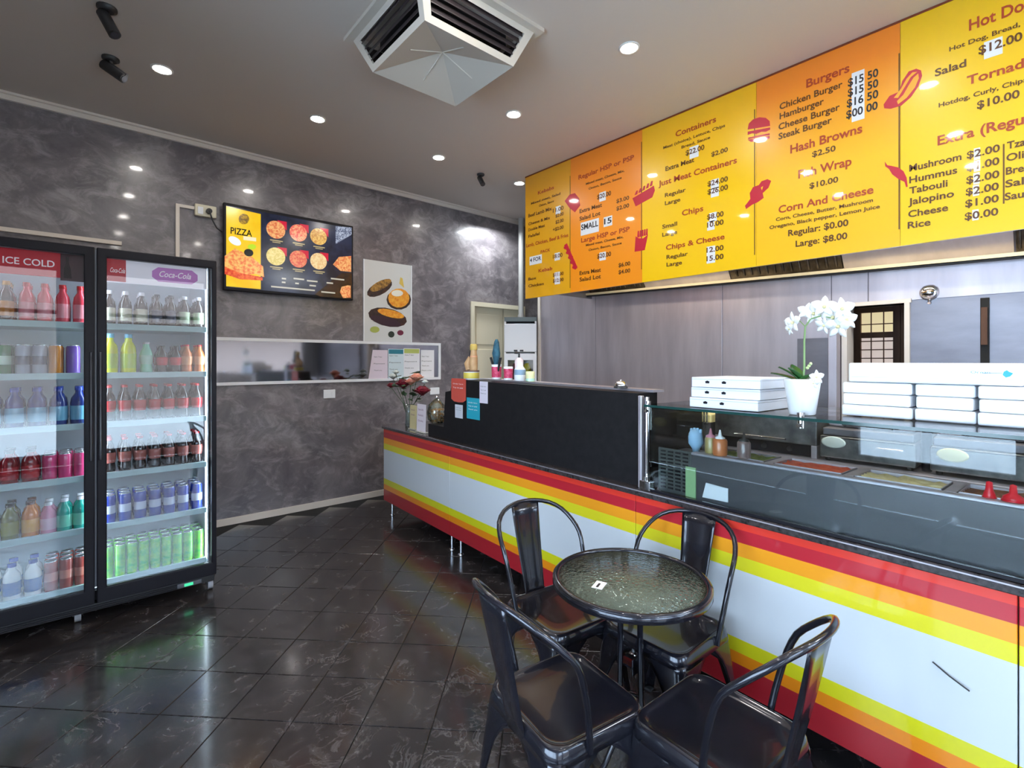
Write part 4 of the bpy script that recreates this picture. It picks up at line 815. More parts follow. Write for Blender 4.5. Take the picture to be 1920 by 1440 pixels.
for k in range(34):
    px, py = random.uniform(734, 796), random.uniform(700, 752); p = bq(px, py, random.uniform(.1, .26)); a = random.uniform(0, 6.28); l_ = random.uniform(.06, .10); d = Vector((math.cos(a), math.sin(a), random.uniform(-.3, .6))) * l_; s = Vector((-math.sin(a), math.cos(a), 0)) * l_ * .35
    MB().add([p, p + d * .5 + s, p + d, p + d * .5 - s, p + Vector((0, 0, -.002)), p + d * .5 + s + Vector((0, 0, -.003)), p + d - Vector((0, 0, .002)), p + d * .5 - s - Vector((0, 0, .003))], [(0, 1, 2, 3), (7, 6, 5, 4), (0, 4, 5, 1), (1, 5, 6, 2), (2, 6, 7, 3), (3, 7, 4, 0)]).build('leaf', leafm, t)
def kcard(px0, px1, py0, py1, lx, m, lab, rows=2, tilt=-.03):
    l0, z0 = onk(px0, py0, lx); l1, z1 = onk(px1, py1, lx); t = kthing('menu_card', lab, 'card', lx, (l0 + l1) / 2, CZ + .0005); w_ = abs(l0 - l1) / 2; h_ = z0 - CZ
    MB().prism([(-w_, 0), (w_, 0), (w_, h_), (-w_, h_)], lambda u, v, q: (q - tilt * v, u, v), 0, .004).build('sheet', m, t); MB().bbox(-.015, -w_, 0, .03, w_, .01, .003).build('stand', mat('clear acrylic', srgb(196, 192, 180), .2), t)
    for k in range(rows): letters('lettering', ['Specials', 'Kebabs', 'Drinks'][k % 3], mat('mauve print', srgb(150, 90, 120), .5), t, lambda u, v: (-.0012 - tilt * (h_ * (.78 - .2 * k) + v), w_ * .7 - u, h_ * (.78 - .2 * k) + v), w_ * 1.2, h_ * .07, 0)
kcard(768, 780, 759, 800, .075, mat('straw card', srgb(216, 200, 150), .5), 'straw coloured card in a stand in front of the roses')
kcard(781, 797, 757, 800, .045, mat('pale pink card', srgb(234, 222, 228), .5), 'pale pink card in a stand beside the glass jar', 3)
l0, _ = onk(820, 795, .13)
t = kthing('glass_jar', 'round glass jar of amber sweets on a black stand at the counter end', 'jar', .125, l0, .9358)
MB().lathe([(.05, 0), (.075, .03), (.085, .09), (.07, .15), (.03, .19), (.012, .2), (.0001, .2)], n=24).build('bowl', glass('jar glass', (.86, .9, .84), .12, .02, .12, (.5, .55, .4)), t)
MB().lathe([(.008, .2), (.014, .212), (.008, .224), (.0001, .226)], n=12).build('knob', chrome, t)
amb = noisy('amber sweets', srgb(110, 60, 20), srgb(196, 130, 50), 30, .4, bump=.5)
random.seed(3); cd = MB()
for k in range(42):
    a = random.uniform(0, 6.28); rr_ = random.uniform(0, .058); z_ = random.uniform(.012, .11); cd.sphere((rr_ * math.cos(a), rr_ * math.sin(a), z_), .014, 7, 4)
o = cd.build('sweets', amb, t); o['kind'] = 'stuff'

# ------------------------------------------------------------------ glass display case on the counter
DG = glass('display glass', (.93, .96, .95), .03, .015)
DGe = mat('green glass edge', (.01, .05, .045), .1)
t = kthing('glass_display_case', 'frameless glass display case with chrome clamps over the sandwich bar', 'display case', 0, 0)
y0, y1 = -3.0, -5.2
MB().box(.0, y1, CZ + .012, .008, y0, 1.232).build('front_glass', DG, t)
MB().box(.0, y1, 1.236, .55, y0 + .03, 1.246).build('glass_shelf', DG, t)
MB().box(-.003, y1, 1.2355, .0, y0 + .03, 1.2465).build('glass_edge', DGe, t)
MB().box(.0, y0 - .008, CZ + .012, .50, y0, 1.232).build('end_glass', DG, t)
MB().box(-.004, y1, CZ + .002, .014, y0, CZ + .011).build('rubber_seal', black, t)
MB().tube([(.03, y0 + .035, CZ + .001), (.03, y0 + .035, 1.28)], .011, 10).build('post', chrome, t)
MB().bbox(.012, y0 + .055, CZ + .001, .034, y0 + .075, 1.285, .003).build('post', steel, t)
for ly in (y0 + .03, -3.64, -4.25, -4.7):
    MB().tube([(.03, ly, 1.205), (.03, ly, 1.235)], .011, 10).tube([(.03, ly, 1.247), (.03, ly, 1.262)], .013, 10).tube([(.008, ly, 1.215), (.03, ly, 1.215)], .008, 8).build('clamp', chrome, t)
MB().bbox(-.012, y0 - .01, CZ + .001, .02, y0 + .05, CZ + .045, .004).tube([(.004, y0 + .02, CZ + .045), (.004, y0 + .02, CZ + .065)], .014, 10).build('base_clamp', chrome, t)
# sandwich bar behind the glass
RZ = 1.05
t = kthing('sandwich_bar', 'stainless sandwich preparation bar with food pans behind the display glass', 'sandwich bar', 0, 0)
ly_g = -3.19
barst = noisy('satin bar steel', srgb(78, 76, 80), srgb(98, 96, 101), 3, .33, .35, stretch=(.3, .3, 1))
MB().bbox(.04, -5.2, CZ + .002, .05, ly_g, RZ - .004, .002).build('front_sheet', barst, t)
MB().box(.05, -5.2, CZ + .002, .27, -3.02, RZ - .03).build('body', steeld, t)
rim = MB().bbox(.036, -5.2, RZ - .012, .075, -3.19, RZ, .004).bbox(.235, -5.2, RZ - .012, .275, -3.19, RZ, .004)
for k in range(8): rim.box(.075, -3.22 - k * .27 - .03, RZ - .012, .235, -3.22 - k * .27, RZ)
rim.build('rim', steel, t)
gr = MB().bbox(.040, -3.19, CZ + .004, .050, -3.02, RZ + .0, .002).build('vent_grille', mat('grey green grille', srgb(86, 90, 88), .45, .5), t)
for i in range(4):
    for j in range(11): MB().bbox(.036, -3.035 - i * .038 - .026, CZ + .022 + j * .0165, .0405, -3.035 - i * .038, CZ + .030 + j * .0165, .001).build('slot', black, gr)
foods = [((150, 160, 90), (96, 120, 50)), ((196, 60, 40), (226, 110, 70)), ((220, 200, 140), (240, 226, 180)), ((90, 50, 30), (130, 84, 50)), ((226, 214, 190), (200, 180, 140)), ((120, 40, 60), (150, 70, 90)), ((200, 210, 214), (230, 234, 236))]
for k in range(7):
    a, c_ = -3.22 - k * .27 - .035, -3.22 - k * .27 - .265
    pn = MB(); pn.box(.078, c_, RZ - .02, .232, a, RZ - .017).box(.078, c_, RZ - .02, .081, a, RZ + .003).box(.229, c_, RZ - .02, .232, a, RZ + .003).box(.078, c_, RZ - .02, .232, c_ + .003, RZ + .003).box(.078, a - .003, RZ - .02, .232, a, RZ + .003)
    pn.build('food_pan', steel, t)
    f = noisy('pan food %d' % k, srgb(*foods[k][0]), srgb(*foods[k][1]), 40, .6, bump=.8); q = MB(); random.seed(k)
    nx, ny = 10, 9
    q.add([(.083 + .144 * i / nx, c_ + .005 + (a - c_ - .010) * j / ny, RZ - .006 + random.uniform(-.008, .008)) for i in range(nx + 1) for j in range(ny + 1)],
          [(i * (ny + 1) + j, (i + 1) * (ny + 1) + j, (i + 1) * (ny + 1) + j + 1, i * (ny + 1) + j + 1) for i in range(nx) for j in range(ny)], True)
    o = q.build('filling', f, t)
MB().bbox(.034, -3.165 + -.0, CZ + .006, .0385, -3.215, .985, .001).build('strip_label', mat('pale green label strip', srgb(150, 184, 130), .5), t, 'pale green label strip beside the grille')
tag(MB().prism([(-3.245, .865), (-3.36, .868), (-3.36, .925), (-3.262, .93)], lambda u, v, q: tuple(K(q, u, v)), .035, .0385).build('paper_note', whitep), 'white paper note on the stainless front of the sandwich bar', 'note')

def bottle_sq(lx, ly, z, bodym, tipm, lab, h=.12, r=.028, group=None):
    t = kthing('squeeze_bottle', lab, 'bottle', lx, ly, z, group)
    MB().lathe([(r * .95, 0), (r, .006), (r, h * .72), (r * .85, h * .8), (.014, h * .84)], n=16).build('bottle_body', bodym, t)
    MB().lathe([(.020, h * .80), (.020, h * .88), (.008, h * .95), (.003, h * 1.25), (.0001, h * 1.25)], n=12).build('nozzle', tipm, t); return t
bottle_sq(.072, -3.305, RZ + .001, mat('orange sauce', srgb(206, 120, 70), .3, coat=.4), white, 'orange sauce bottle with white nozzle on the sandwich bar rim', .085, .03)
bottle_sq(.085, -3.255, RZ + .001, mat('pale sauce', srgb(170, 150, 96), .3, coat=.4), mat('pink nozzle', srgb(200, 130, 150), .4), 'pale sauce bottle with pink nozzle left of the orange one', .085, .024)
bottle_sq(.088, -3.40, RZ + .001, mat('brown sauce', srgb(126, 104, 100), .3, coat=.4), darkp, 'brown sauce bottle with dark nozzle right of the orange one', .085, .026)
t = kthing('rubber_glove', 'pale blue disposable glove standing on the sandwich bar', 'glove', .16, -3.14, RZ - .03 + .001)
MB().tube([(0, 0, 0), (0, 0, .025), (0, 0, .05), (0, .004, .085)], [.014, .018, .034, .032], 12).sphere((0, .003, .085), .031, 12, 7).build('palm', mat('pale blue latex', srgb(160, 196, 226), .5), t)
for k in range(4): MB().tube([(0, -.022 + k * .015, .10), (0, -.024 + k * .016, .122 - .004 * abs(k - 1.5))], [.008, .006], 8).build('finger', MAT['pale blue latex'], t)
for k, (px, py, lab) in enumerate([(1855, 930, 'red cone topped bottle, left of the two on the bar rim'), (1900, 937, 'red cone topped bottle at the right edge, the larger of two')]):
    ly, _ = onk(px, py, .075)
    t = kthing('sauce_funnel', lab, 'sauce bottle', .075, ly, RZ + .001)
    MB().lathe([(.022 if k else .013, 0), (.024 if k else .014, .004), (.022 if k else .013, .012), (.009, .022), (.007, .045), (.0001, .048)], n=16).build('cone_top', redm, t)
    MB().lathe([(.026 if k else .016, 0), (.026 if k else .016, .003)], n=16).build('base_ring', redm, t)

# on top of the glass shelf
SZ = 1.2465
boxm = mat('white pizza board', srgb(232, 236, 244), .5)
for k in range(3):
    t = kthing('pizza_box', ['white pizza box at the bottom of the stack on the glass shelf', 'white pizza box in the middle of the stack on the glass shelf', 'white pizza box on top of the stack on the glass shelf'][k], 'box', .06 + .004 * (k == 1), -3.17 - .005 * k, SZ + .0015 + k * .0445, 'pizza boxes on the glass shelf', )
    t.rotation_euler.z += R([0, .6, -.5][k])
    MB().bbox(0, -.30, 0, .30, 0, .0425, .002).build('box_body', boxm, t)
    MB().box(-.0012, -.30, .033, .301, .001, .0355).build('lid_edge', mat('box seam', srgb(190, 196, 206), .6), t)
    for dy_ in (-.075, -.15): MB().prism([(dy_ - .008, .017), (dy_ + .008, .017), (dy_ + .010, .025), (dy_, .029), (dy_ - .010, .025)], lambda u, v, q: (-q, u, v), 0, .0014).build('vent_hole', black, t)
# orchid
ly, _ = onk(1502, 778, .10)
t = kthing('potted_orchid', 'white orchid in a white pot on the glass shelf beside the pizza boxes', 'orchid', .11, ly, SZ + .001)
OP = t.location.copy()
MB().lathe([(.042, 0), (.045, .004), (.062, .128), (.062, .135), (.056, .135), (.053, .12), (.0001, .118)], n=28).build('pot', mat('white glazed pot', srgb(238, 240, 240), .3), t)
petal = mat('white orchid petal', srgb(240, 240, 238), .5); stemm = mat('pale green stem', srgb(130, 160, 100), .5); lf = noisy('orchid leaf', srgb(22, 62, 24), srgb(50, 110, 46), 8, .35)
def oq(px, py, lx=.11): l_, z_ = onk(px, py, lx); return Vector((lx - .11, l_ - ly, z_ - SZ - .001))
st = [Vector((0, 0, .10)), oq(1508, 690), oq(1508, 640), oq(1510, 612), oq(1520, 598), oq(1540, 592), oq(1565, 598), oq(1580, 606)]
MB().tube(st, [.004, .004, .0035, .003, .003, .0025, .002, .002], 7).build('stem', stemm, t)
st2 = [st[3], oq(1500, 602), oq(1488, 608)]; MB().tube(st2, .002, 6).build('stem', stemm, t)
def strap(p, d, side, L_, W_, bend, m, name, n=7, par=None):
    q = MB(); p = Vector(p); d = Vector(d).normalized(); side = Vector(side).normalized(); up = side.cross(d); vs = []
    for i in range(n + 1):
        s = i / n; c_ = p + d * L_ * s + up * bend * s * s; wv = W_ * math.sin(PI * min(.98, .12 + s * .86)) ** .7
        vs += [c_ - side * wv + up * W_ * .25, c_ + up * 0, c_ + side * wv + up * W_ * .25]
    o = q.add(vs, [(3 * i + j, 3 * i + j + 1, 3 * i + j + 4, 3 * i + j + 3) for i in range(n) for j in range(2)], True).build(name, m, par or t); solid(o, .0015); return o
for d, L_ in (((-.2, .7, .9), .10), ((0, .9, .5), .12), ((-.3, .2, .7), .08), ((.3, .4, .8), .1), ((-.2, -.4, .7), .06)):
    dv = Vector(d); strap((0, 0, .115), dv, dv.cross(Vector((0, 0, 1))), L_, .022, -.025, lf, 'leaf')
def bloom(c_, r, face, rot=0):
    c_ = Vector(c_); f = Vector(face).normalized(); u = f.cross(Vector((0, 0, 1))).normalized(); v = u.cross(f)
    fl = MB()
    for k in range(5):
        a = R(90 + 72 * k + rot); dr = u * math.cos(a) + v * math.sin(a); sd = f.cross(dr); w_ = r * (.42 if k in (1, 4) else .27); vs = []
        for i in range(6):
            s = i / 5; p = c_ + dr * r * s + f * (r * .25 * math.sin(s * 2.2)); wv = w_ * math.sin(PI * min(.97, .15 + s * .8)); vs += [p - sd * wv, p + f * r * .06, p + sd * wv]
        fl.add(vs, [(3 * i + j, 3 * i + j + 1, 3 * i + j + 4, 3 * i + j + 3) for i in range(5) for j in range(2)], True)
    o = fl.build('flower', petal, t); solid(o, .0012)
    MB().sphere(c_ + f * r * .2, r * .15, 8, 5).build('flower_centre', mat('yellow lip', srgb(226, 214, 160), .5), o)
for px, py, r, fc, lx in [(1489, 605, .034, (-1, .5, 0), .11), (1482, 616, .022, (-.8, .8, -.4), .10), (1513, 585, .028, (-1, -.3, .3), .12), (1527, 588, .034, (-1, 0, -.1), .12), (1545, 577, .036, (-1, -.5, .5), .11), (1546, 610, .026, (-1, .2, -.3), .10), (1562, 596, .036, (-1, -.1, .1), .12), (1578, 580, .034, (-1, -.6, .2), .11), (1573, 612, .036, (-1, .1, -.2), .11), (1586, 600, .030, (-.8, -.8, 0), .12), (1530, 707, .022, (-.8, -.8, 0), .09), (1524, 718, .018, (-.8, -.5, -.3), .08)]:
    bloom(oq(px, py, lx), r * 1.25, fc, random.uniform(-20, 20))
for i in range(3): p = oq(1514 + i * 3, 690 - i * 4, .1); MB().sphere(p, .006, 7, 5).build('bud', mat('pale bud', srgb(196, 214, 150), .5), t)

# white foam packs at the right of the shelf
foam = noisy('white foam', srgb(240, 242, 246), srgb(250, 250, 252), 30, .55, bump=.2); film = mat('white film wrap', srgb(240, 244, 250), .25, coat=.6)
def pack(name, lab, lx, y_a, y_b, z0, z1, n, group='white foam packs', r=.006, dpt=.22):
    t = kthing(name, lab, 'foam pack', lx, y_a, z0, group)
    h = (z1 - z0) / n
    for k in range(n):
        MB().bbox(.004 * ((k * 7) % 3), y_b - y_a + .003 * ((k * 5) % 3), k * h + .001, dpt, -.003 * ((k * 3) % 2), (k + 1) * h - .0005, min(r, h * .45)).build('foam_tray', foam if k % 2 else film, t)
    return t
pack('foam_container_pack', 'lower left white foam container pack under the carton', .20, -3.715, -3.925, SZ + .001, 1.372, 3)
pack('foam_container_pack', 'lower middle white foam container pack under the carton', .205, -3.93, -4.085, SZ + .001, 1.372, 3)
pack('foam_container_pack', 'lower right white foam container pack, nearest the viewer', .19, -4.09, -4.235, SZ + .001, 1.372, 3)
t = kthing('white_carton', 'long white carton with a teal fish shaped mark on top of the foam packs', 'carton', .205, -3.735, 1.3735)
MB().bbox(0, -.455, 0, .23, -.0, .07, .006).build('carton_body', film, t)
MB().box(-.001, -.45, .018, 0, -.01, .0195).build('seam', mat('box seam', srgb(190, 196, 206), .6), t)
te = mat('teal print', srgb(50, 130, 150), .5)
def cpt(px, py): l_, z_ = onk(px, py, .205); return (l_ + 3.735, z_ - 1.3735)
MB().prism([cpt(1882, 697), cpt(1888, 694), cpt(1892, 697), cpt(1900, 700), cpt(1894, 706), cpt(1886, 708), cpt(1880, 703)], lambda u, v, q: (-q, u, v), 0, .001).build('fish_mark', mat('bright teal print', srgb(40, 170, 180), .5), t)
a0 = cpt(1820, 700); letters('lettering', 'Ocean', te, t, lambda u, v: (-.001, a0[0] - u, a0[1] + v), .045, .008, 0); MB().box(-.001, cpt(1880, 700)[0], a0[1] + .001, 0, cpt(1842, 700)[0], a0[1] + .0025).build('mark_line', te, t)

# ------------------------------------------------------------------ kitchen bench and appliances
t = thing('kitchen_bench', 'stainless steel kitchen bench along the steel wall carrying the cookers', 'bench', (0, 0, 0))
MB().bbox(3.15, -1.2, .84, 4.19, 3.9, .88, .004).build('bench_top', steel, t); MB().box(4.175, -1.2, .88, 4.19, 3.9, .98).build('upstand', steel, t)
MB().box(3.2, -1.2, .15, 4.17, 3.9, .18).build('under_shelf', steeld, t)
for y in (-1.1, 1.4, 3.8):
    for x in (3.2, 4.12): MB().tube([(x, y, 0), (x, y, .84)], .02, 10).build('leg', steel, t)
ZB = .881
def cooker(ya, yb, h, lab, badge=None, lid=True, x=3.2, dp=.6):
    t = thing('countertop_cooker', lab, 'cooker', (x, ya, ZB), 0)
    w_ = yb - ya
    MB().bbox(0, w_, .02, dp, 0, h * .55, .008).build('body', steelb, t)
    MB().bbox(.02, w_ + .01, h * .55 + .002, dp, -.01, h * .72, .006).build('control_fascia', steeld, t)
    for s in (-.03, w_ + .03): MB().tube([(.05, s, 0), (.05, s, .02)], .014, 8).tube([(dp - .05, s, 0), (dp - .05, s, .02)], .014, 8).build('foot', darkp, t)
    MB().box(-.0015, w_ + .01, h * .55 - .01, .002, -.01, h * .55 - .004).build('trim_line', chrome, t)
    if lid:
        MB().bbox(.1, w_ + .015, h * .72 + .002, dp, -.015, h * .86, .01).build('lid', steel, t); MB().tube([(.06, w_ * .25, h * .78), (.09, w_ * .2, h * .8), (.09, w_ * .8, h * .8), (.06, w_ * .75, h * .78)], .008, 8).build('handle', darkp, t)
    MB().tube([(-.004, w_ * .62, h * .40), (-.02, w_ * .62, h * .40), (-.02, w_ * .88, h * .40), (-.004, w_ * .88, h * .40)], .006, 8).build('drawer_handle', chrome, t)
    if badge:
        o = MB().lathe([(.06, 0), (.06, .003), (.05, .005), (.0001, .005)], n=24, sx=.55).build('badge', badge, t); o.rotation_euler = (0, R(-90), 0); o.location = (-.001, w_ * .16, h * .42)
    return t
cooker(.975, .54, .26, 'steel countertop griddle with a white oval badge below the shelf, behind the bar', mat('white badge', srgb(214, 222, 214), .4))
cooker(.485, -.05, .26, 'steel countertop griddle with a yellow oval badge, right of the black gap', mat('yellow badge', srgb(206, 200, 130), .4))
cooker(-.12, -.7, .26, 'steel countertop cooker at the right edge behind the cartons')
# tall box cooker with open dark base, left of the griddles
t = thing('box_oven', 'glossy square steel oven box with an open black base behind the sauce bottles', 'oven', (3.2, 1.60, ZB), 0)
MB().bbox(0, -.61, .075, .62, 0, .25, .006).build('body', steelb, t); MB().bbox(0, -.61, 0, .62, -.58, .075, .003).bbox(0, -.03, 0, .62, 0, .075, .003).build('side_support', steel, t)
MB().box(.05, -.58, .002, .6, -.03, .07).build('burner_tray', black, t); MB().tube([(-.03, -.15, .10), (-.03, -.45, .10)], .007, 8).tube([(0, -.15, .10), (-.03, -.15, .10)], .006, 8).tube([(0, -.45, .10), (-.03, -.45, .10)], .006, 8).build('handle', chrome, t)
for k in range(3): o = MB().lathe([(.016, 0), (.014, .02), (.0001, .021)], n=12).build('knob', darkp, t); o.rotation_euler = (0, R(-90), 0); o.location = (.05, -.15 - k * .15, .035)
# chip warmer on the left
t = thing('chip_warmer', 'small dark steel chip warmer with a pale yellow lit hood left of the box oven', 'chip warmer', (3.2, 1.92, ZB), 0)
MB().box(.0, -.29, 0, .5, 0, .05).box(0, -.02, .05, .5, 0, .15).box(0, -.29, .05, .5, -.27, .15).box(.46, -.27, .05, .5, -.02, .15).build('body', steeld, t)
MB().bbox(-.01, -.295, .152, .5, .005, .205, .006).build('hood', mat('pale yellow hood', srgb(226, 210, 150), .4, emit=srgb(240, 220, 150), estr=.12), t)
MB().box(.02, -.265, .052, .45, -.025, .062).build('tray', steelb, t)
t = thing('black_tank', 'black cylindrical tank standing between the two griddles', 'tank', (3.30, .512, ZB))
MB().lathe([(.022, 0), (.022, .22), (.018, .25), (.008, .27), (.0001, .27)], n=14).build('tank_body', black, t); MB().lathe([(.012, .27), (.02, .285), (.012, .30), (.0001, .30)], n=12).build('valve_knob', darkp, t)

# white display fridge near the door
FP = Vector((3.815, 4.53, 0)); FR = R(-42)
t = thing('countertop_fridge', 'white upright display fridge with yellow juice at the end of the steel wall', 'fridge', FP, FR)
FS = .72
g_ = MB().bbox(0, 0, .05, .03, .45, 1.93, .004).bbox(.51, 0, .05, .54, .45, 1.93, .004).box(.03, .42, .05, .51, .45, 1.93).box(.03, 0, .05, .51, .42, .1)
g_.build('cabinet', white, t); MB().bbox(-.002, -.01, 1.56, .542, .42, 1.90, .012).build('header_box', white, t); MB().box(0, 0, 1.93, .54, .45, 1.98).build('top_grille', mat('grey grille', srgb(110, 120, 120), .6), t)
d_ = MB().bbox(.0, -.035, .1, .06, -.002, 1.54, .004).bbox(.48, -.035, .1, .54, -.002, 1.54, .004).bbox(.05, -.035, 1.46, .49, -.002, 1.54, .004).bbox(.05, -.035, .1, .49, -.002, .2, .004).build('door', white, t)
MB().box(.06, -.02, .2, .48, -.014, 1.46).build('pane', glass('small fridge glass', (.94, .96, .95), .08), d_)
for k in range(2): MB().box(.16 + k * .1, -.013, 1.565, .22 + k * .1, -.010, 1.585).build('latch', darkp, t)
for z in (.5, .85, 1.1): MB().box(.03, .02, z, .51, .42, z + .008).build('shelf', shm, t)
for k in range(4): MB().tube([(.07, .06, 0), (.07, .06, .05)], .02, 8).build('foot', darkp, t).location = ((k % 2) * .4, (k // 2) * .32, 0)
for ch in t.children: ch.scale = (.72, .72, 1)
juice = mat('yellow juice', srgb(206, 190, 20), .2, coat=.6)
for x, y, lab, m in ((.38, .12, 'large yellow juice container in the white display fridge, right one', juice), (.29, .26, 'yellow juice container behind in the white display fridge', juice), (.17, .12, 'dark maroon bottle in the white display fridge', mat('maroon drink', srgb(96, 40, 50), .2, coat=.5))):
    t = thing('juice_container', lab, 'juice', FP + Matrix.Rotation(FR, 3, 'Z') @ Vector((x * .72, y * .72, 1.109)), FR); k = .052 if m is juice else .035
    MB().lathe([(k * .9, 0), (k, .01), (k, .26), (k * .6, .30), (k * .4, .32)], n=18).build('container_body', m, t); MB().lathe([(k * .45, .318), (k * .45, .34), (.0001, .34)], n=14).build('cap', white, t)
t = thing('drain_pipe', 'grey vertical pipe above the white display fridge', 'pipe', (4.33, 4.80, 0)); MB().tube([(0, 0, 1.99), (0, 0, ZC)], .035, 14).build('pipe', mat('grey pipe', srgb(170, 170, 168), .4), t)
MB().lathe([(.045, 2.02), (.045, 2.06)], n=14).build('collar', MAT['grey pipe'], t)

# ------------------------------------------------------------------ cafe table
t = thing('bistro_table', 'small round black bistro table with a hammered glass top', 'table', (1.436, 1.023, 0))
TR = .258
MB().tube([(TR * math.cos(2 * PI * k / 64), TR * math.sin(2 * PI * k / 64), .690) for k in range(64)], .011, 8, closed=True).lathe([(TR + .006, .668), (TR + .012, .672), (TR + .012, .693), (TR + .004, .697), (TR - .004, .693), (TR - .004, .668)], n=64).build('rim', chairm, t)
hg = bpy.data.materials.new('hammered glass'); hg.use_nodes = True; N = hg.node_tree.nodes; L = hg.node_tree.links; N.remove(N['Principled BSDF']); out = N['Material Output']
tr_ = N.new('ShaderNodeBsdfRefraction'); tr_.inputs[0].default_value = (.82, .88, .80, 1); tr_.inputs['Roughness'].default_value = .22; tr_.inputs['IOR'].default_value = 1.06; gg = N.new('ShaderNodeBsdfGlossy'); gg.inputs['Roughness'].default_value = .08; gg.inputs[0].default_value = (.9, 1, .95, 1)
df = N.new('ShaderNodeBsdfDiffuse'); df.inputs[0].default_value = (*srgb(142, 148, 128), 1); 
vo = N.new('ShaderNodeTexVoronoi'); vo.inputs['Scale'].default_value = 75; tc = N.new('ShaderNodeTexCoord'); L.new(tc.outputs['Object'], vo.inputs['Vector'])
bpn = N.new('ShaderNodeBump'); bpn.inputs['Strength'].default_value = .9; bpn.inputs['Distance'].default_value = .004; L.new(vo.outputs[0], bpn.inputs['Height']); L.new(bpn.outputs[0], gg.inputs['Normal'])
L.new(bpn.outputs[0], df.inputs['Normal']); f_ = N.new('ShaderNodeFresnel'); f_.inputs[0].default_value = 1.5; L.new(bpn.outputs[0], f_.inputs['Normal']); ad = N.new('ShaderNodeMath'); ad.inputs[1].default_value = .0; L.new(f_.outputs[0], ad.inputs[0])
m1 = N.new('ShaderNodeMixShader'); m1.inputs[0].default_value = .36; L.new(tr_.outputs[0], m1.inputs[1]); L.new(df.outputs[0], m1.inputs[2]); m2 = N.new('ShaderNodeMixShader'); L.new(ad.outputs[0], m2.inputs[0]); L.new(m1.outputs[0], m2.inputs[1]); L.new(gg.outputs[0], m2.inputs[2]); L.new(m2.outputs[0], out.inputs[0])
MB().lathe([(.0001, .684), (TR - .004, .684), (TR - .004, .690), (.0001, .690)], n=48).build('glass_top', hg, t)
for k in range(4):
    a = R(80.5 + 90 * k); c_, s_ = math.cos(a), math.sin(a)
    path = [(.245, .012), (.20, .03), (.12, .09), (.06, .17), (.05, .26), (.047, .45), (.047, .56), (.06, .62), (.10, .655), (.17, .667), (.245, .675)]
    o = MB().tube([(r * c_, r * s_, z) for r, z in path], .0095, 8).build('leg', chairm, t)
    MB().lathe([(.014, 0), (.014, .012), (.01, .02)], (.245 * c_, .245 * s_, 0), 10).build('foot_cap', darkp, o)
MB().tube([(.045 * math.cos(2 * PI * k / 20), .045 * math.sin(2 * PI * k / 20), .26) for k in range(20)], .006, 6, closed=True).build('joining_ring', chairm, t)
MB().bbox(-.032, -.032, .40, .032, .032, .406, .002).bbox(-.030, -.032, .375, .030, -.026, .43, .003).build('joining_plate', chairm, t)
t = thing('business_card', 'small white card lying on the glass table top', 'card', (1.315, 1.062, .6905), R(20)); MB().box(-.028, -.018, 0, .028, .018, .0012).build('card_sheet', whitep, t); MB().box(-.02, -.002, .0012, .012, .006, .0015).build('printed_mark', inkb, t)

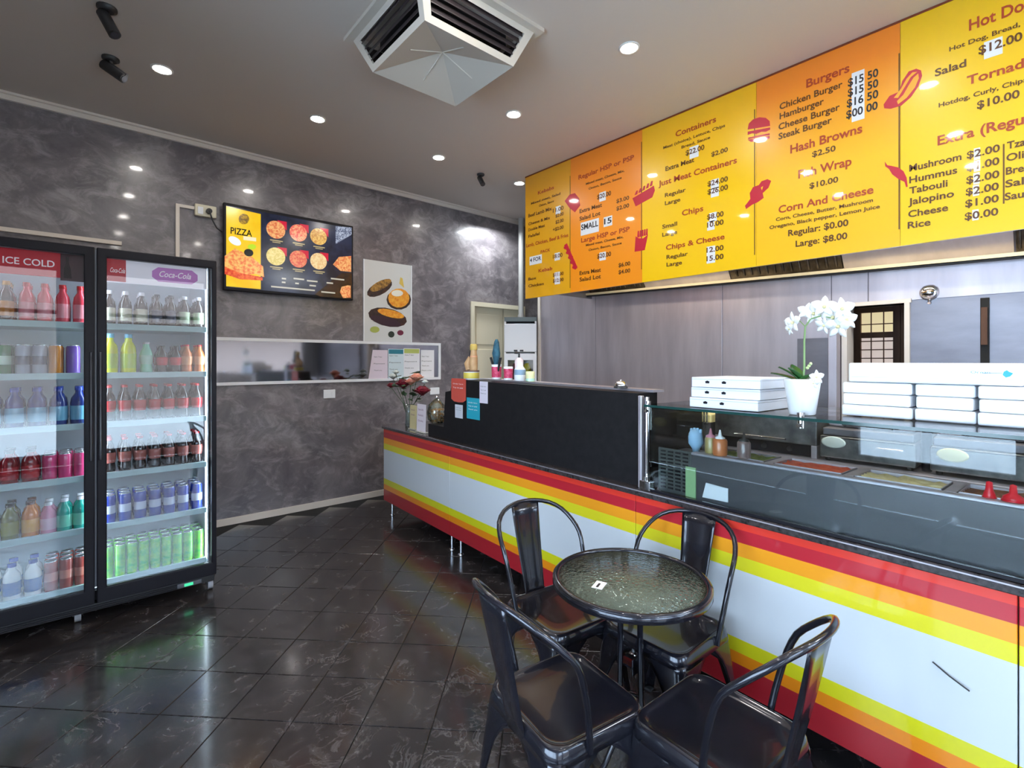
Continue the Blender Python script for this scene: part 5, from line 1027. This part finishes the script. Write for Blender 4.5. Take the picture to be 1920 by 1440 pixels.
# ------------------------------------------------------------------ metal chairs
def rsq(a, r, z, n=6):
    pts = []
    for q, (sx, sy) in enumerate(((1, 1), (-1, 1), (-1, -1), (1, -1))):
        for k in range(n + 1):
            an = q * PI / 2 + k / n * PI / 2; pts.append((sx * (a - r) + r * math.cos(an), sy * (a - r) + r * math.sin(an), z))
    return pts
def make_chair(label, loc, rz):
    t = thing('metal_chair', label, 'chair', loc, rz, 'black metal chairs around the glass table')
    q = MB(); rings = [rsq(.09, .06, .440), rsq(.14, .06, .442), rsq(.153, .055, .446), rsq(.160, .055, .4525), rsq(.168, .055, .452), rsq(.174, .055, .445), rsq(.177, .055, .425), rsq(.180, .055, .408), rsq(.176, .055, .408)]
    n = len(rings[0]); vs = [(0, 0, .438)] + [p for r in rings for p in r]
    fs = [(0, 1 + k, 1 + (k + 1) % n) for k in range(n)]
    for i in range(len(rings) - 1):
        a = 1 + i * n; b_ = a + n; fs += [(a + k, b_ + k, b_ + (k + 1) % n, a + (k + 1) % n) for k in range(n)]
    q.add(vs, fs, True); o = q.build('seat', chairm, t); solid(o, .002)
    # bent tube back, from one side of the seat over the top to the other
    half = [(.180, .055, .42), (.184, .062, .47), (.193, .075, .54), (.200, .095, .62), (.203, .12, .68), (.196, .16, .725), (.172, .205, .768), (.125, .240, .798), (.06, .262, .812)]
    pts = half + [(0, .268, .815)] + [(-x, y, z) for x, y, z in half[::-1]]
    # smooth
    sp = []
    for i in range(len(pts) - 1):
        p0, p1, p2, p3 = (Vector(pts[max(i - 1, 0)]), Vector(pts[i]), Vector(pts[i + 1]), Vector(pts[min(i + 2, len(pts) - 1)]))
        for s in (0, .5): sp.append(.5 * ((2 * p1) + (p2 - p0) * s + (2 * p0 - 5 * p1 + 4 * p2 - p3) * s * s + (3 * p1 - p0 - 3 * p2 + p3) * s ** 3))
    sp.append(Vector(pts[-1])); MB().tube(sp, .0095, 10).build('back_hoop', chairm, t)
    # splat
    q = MB(); rows = 9; cols = [-1, -.82, -.7, -.35, 0, .35, .7, .82, 1]; vs = []
    for i in range(rows):
        s = i / (rows - 1); z = .40 + .41 * s; y = .178 + .085 * s ** 1.25 + .008 * math.sin(s * PI); hw = .048 + .026 * s
        for cc in cols: vs.append((cc * hw, y + (.004 if abs(cc) < .75 else (-.004 if abs(cc) > .9 else 0)) - .006 * (1 - cc * cc), z))
    m = len(cols); q.add(vs, [(i * m + j, i * m + j + 1, (i + 1) * m + j + 1, (i + 1) * m + j) for i in range(rows - 1) for j in range(m - 1)], True)
    o = q.build('back_splat', chairm, t); solid(o, .003)
    # folded sheet legs, flaring into arches under the seat
    for sx in (-1, 1):
        for sy in (-1, 1):
            zs = [0, .05, .12, .2, .27, .32, .355, .38, .398, .42]; ws = [.028, .033, .041, .052, .066, .082, .100, .124, .148, .160]
            q = MB(); vs = []
            for z, w_ in zip(zs, ws):
                e = 1 - z / .42; cxp, cyp = .174 + .045 * e, .174 + .045 * e; r = min(.035, w_ * .8)
                prof = [(-w_, 0), (-w_ * .7 - r * .3, 0), (-r, 0)] + [(-r + r * math.sin(a), -r + r * math.cos(a)) for a in (PI / 8, PI / 4, 3 * PI / 8)] + [(0, -r), (0, -w_ * .7 - r * .3), (0, -w_)]
                vs += [(sx * (cxp + u), sy * (cyp + v), z) for u, v in prof]
            m = 9; q.add(vs, [(i * m + j, i * m + j + 1, (i + 1) * m + j + 1, (i + 1) * m + j) for i in range(len(zs) - 1) for j in range(m - 1)], True)
            o = q.build('leg', chairm, t); solid(o, .0022)
            MB().bbox(sx * .222, sy * .222, 0, sx * .190, sy * .190, .012, .003).build('foot_cap', darkp, o)
    for s in (1, -1):
        MB().tube([(-.17 * s, -.17, .30), (-.09 * s, -.09, .365), (0, 0, .385 + .01 * s), (.09 * s, .09, .365), (.17 * s, .17, .30)], .005, 6).build('cross_brace', chairm, t)
    return t
def face(bx, by): return math.atan2(by, bx) - PI / 2      # rotation that turns local +Y to the back direction
chairs = [('black metal chair nearest the counter corner with its back to the marble wall', (1.468, 1.38), (.12, .99)),
          ('black metal chair standing between the table and the striped counter', (1.675, 1.035), (1, .0)),
          ('black metal chair at the near left of the table, seen from behind its splat', (1.088, 1.01), (-.985, .16)),
          ('black metal chair at the near right of the table, its back leaning toward the viewer', (1.318, .648), (-.05, -.9987))]
c0 = None
for lab, (x, y), (bx, by) in chairs:
    if c0 is None: c0 = make_chair(lab, (x, y, 0), face(bx, by))
    else: dup(c0, (x, y, 0), face(bx, by), lab)
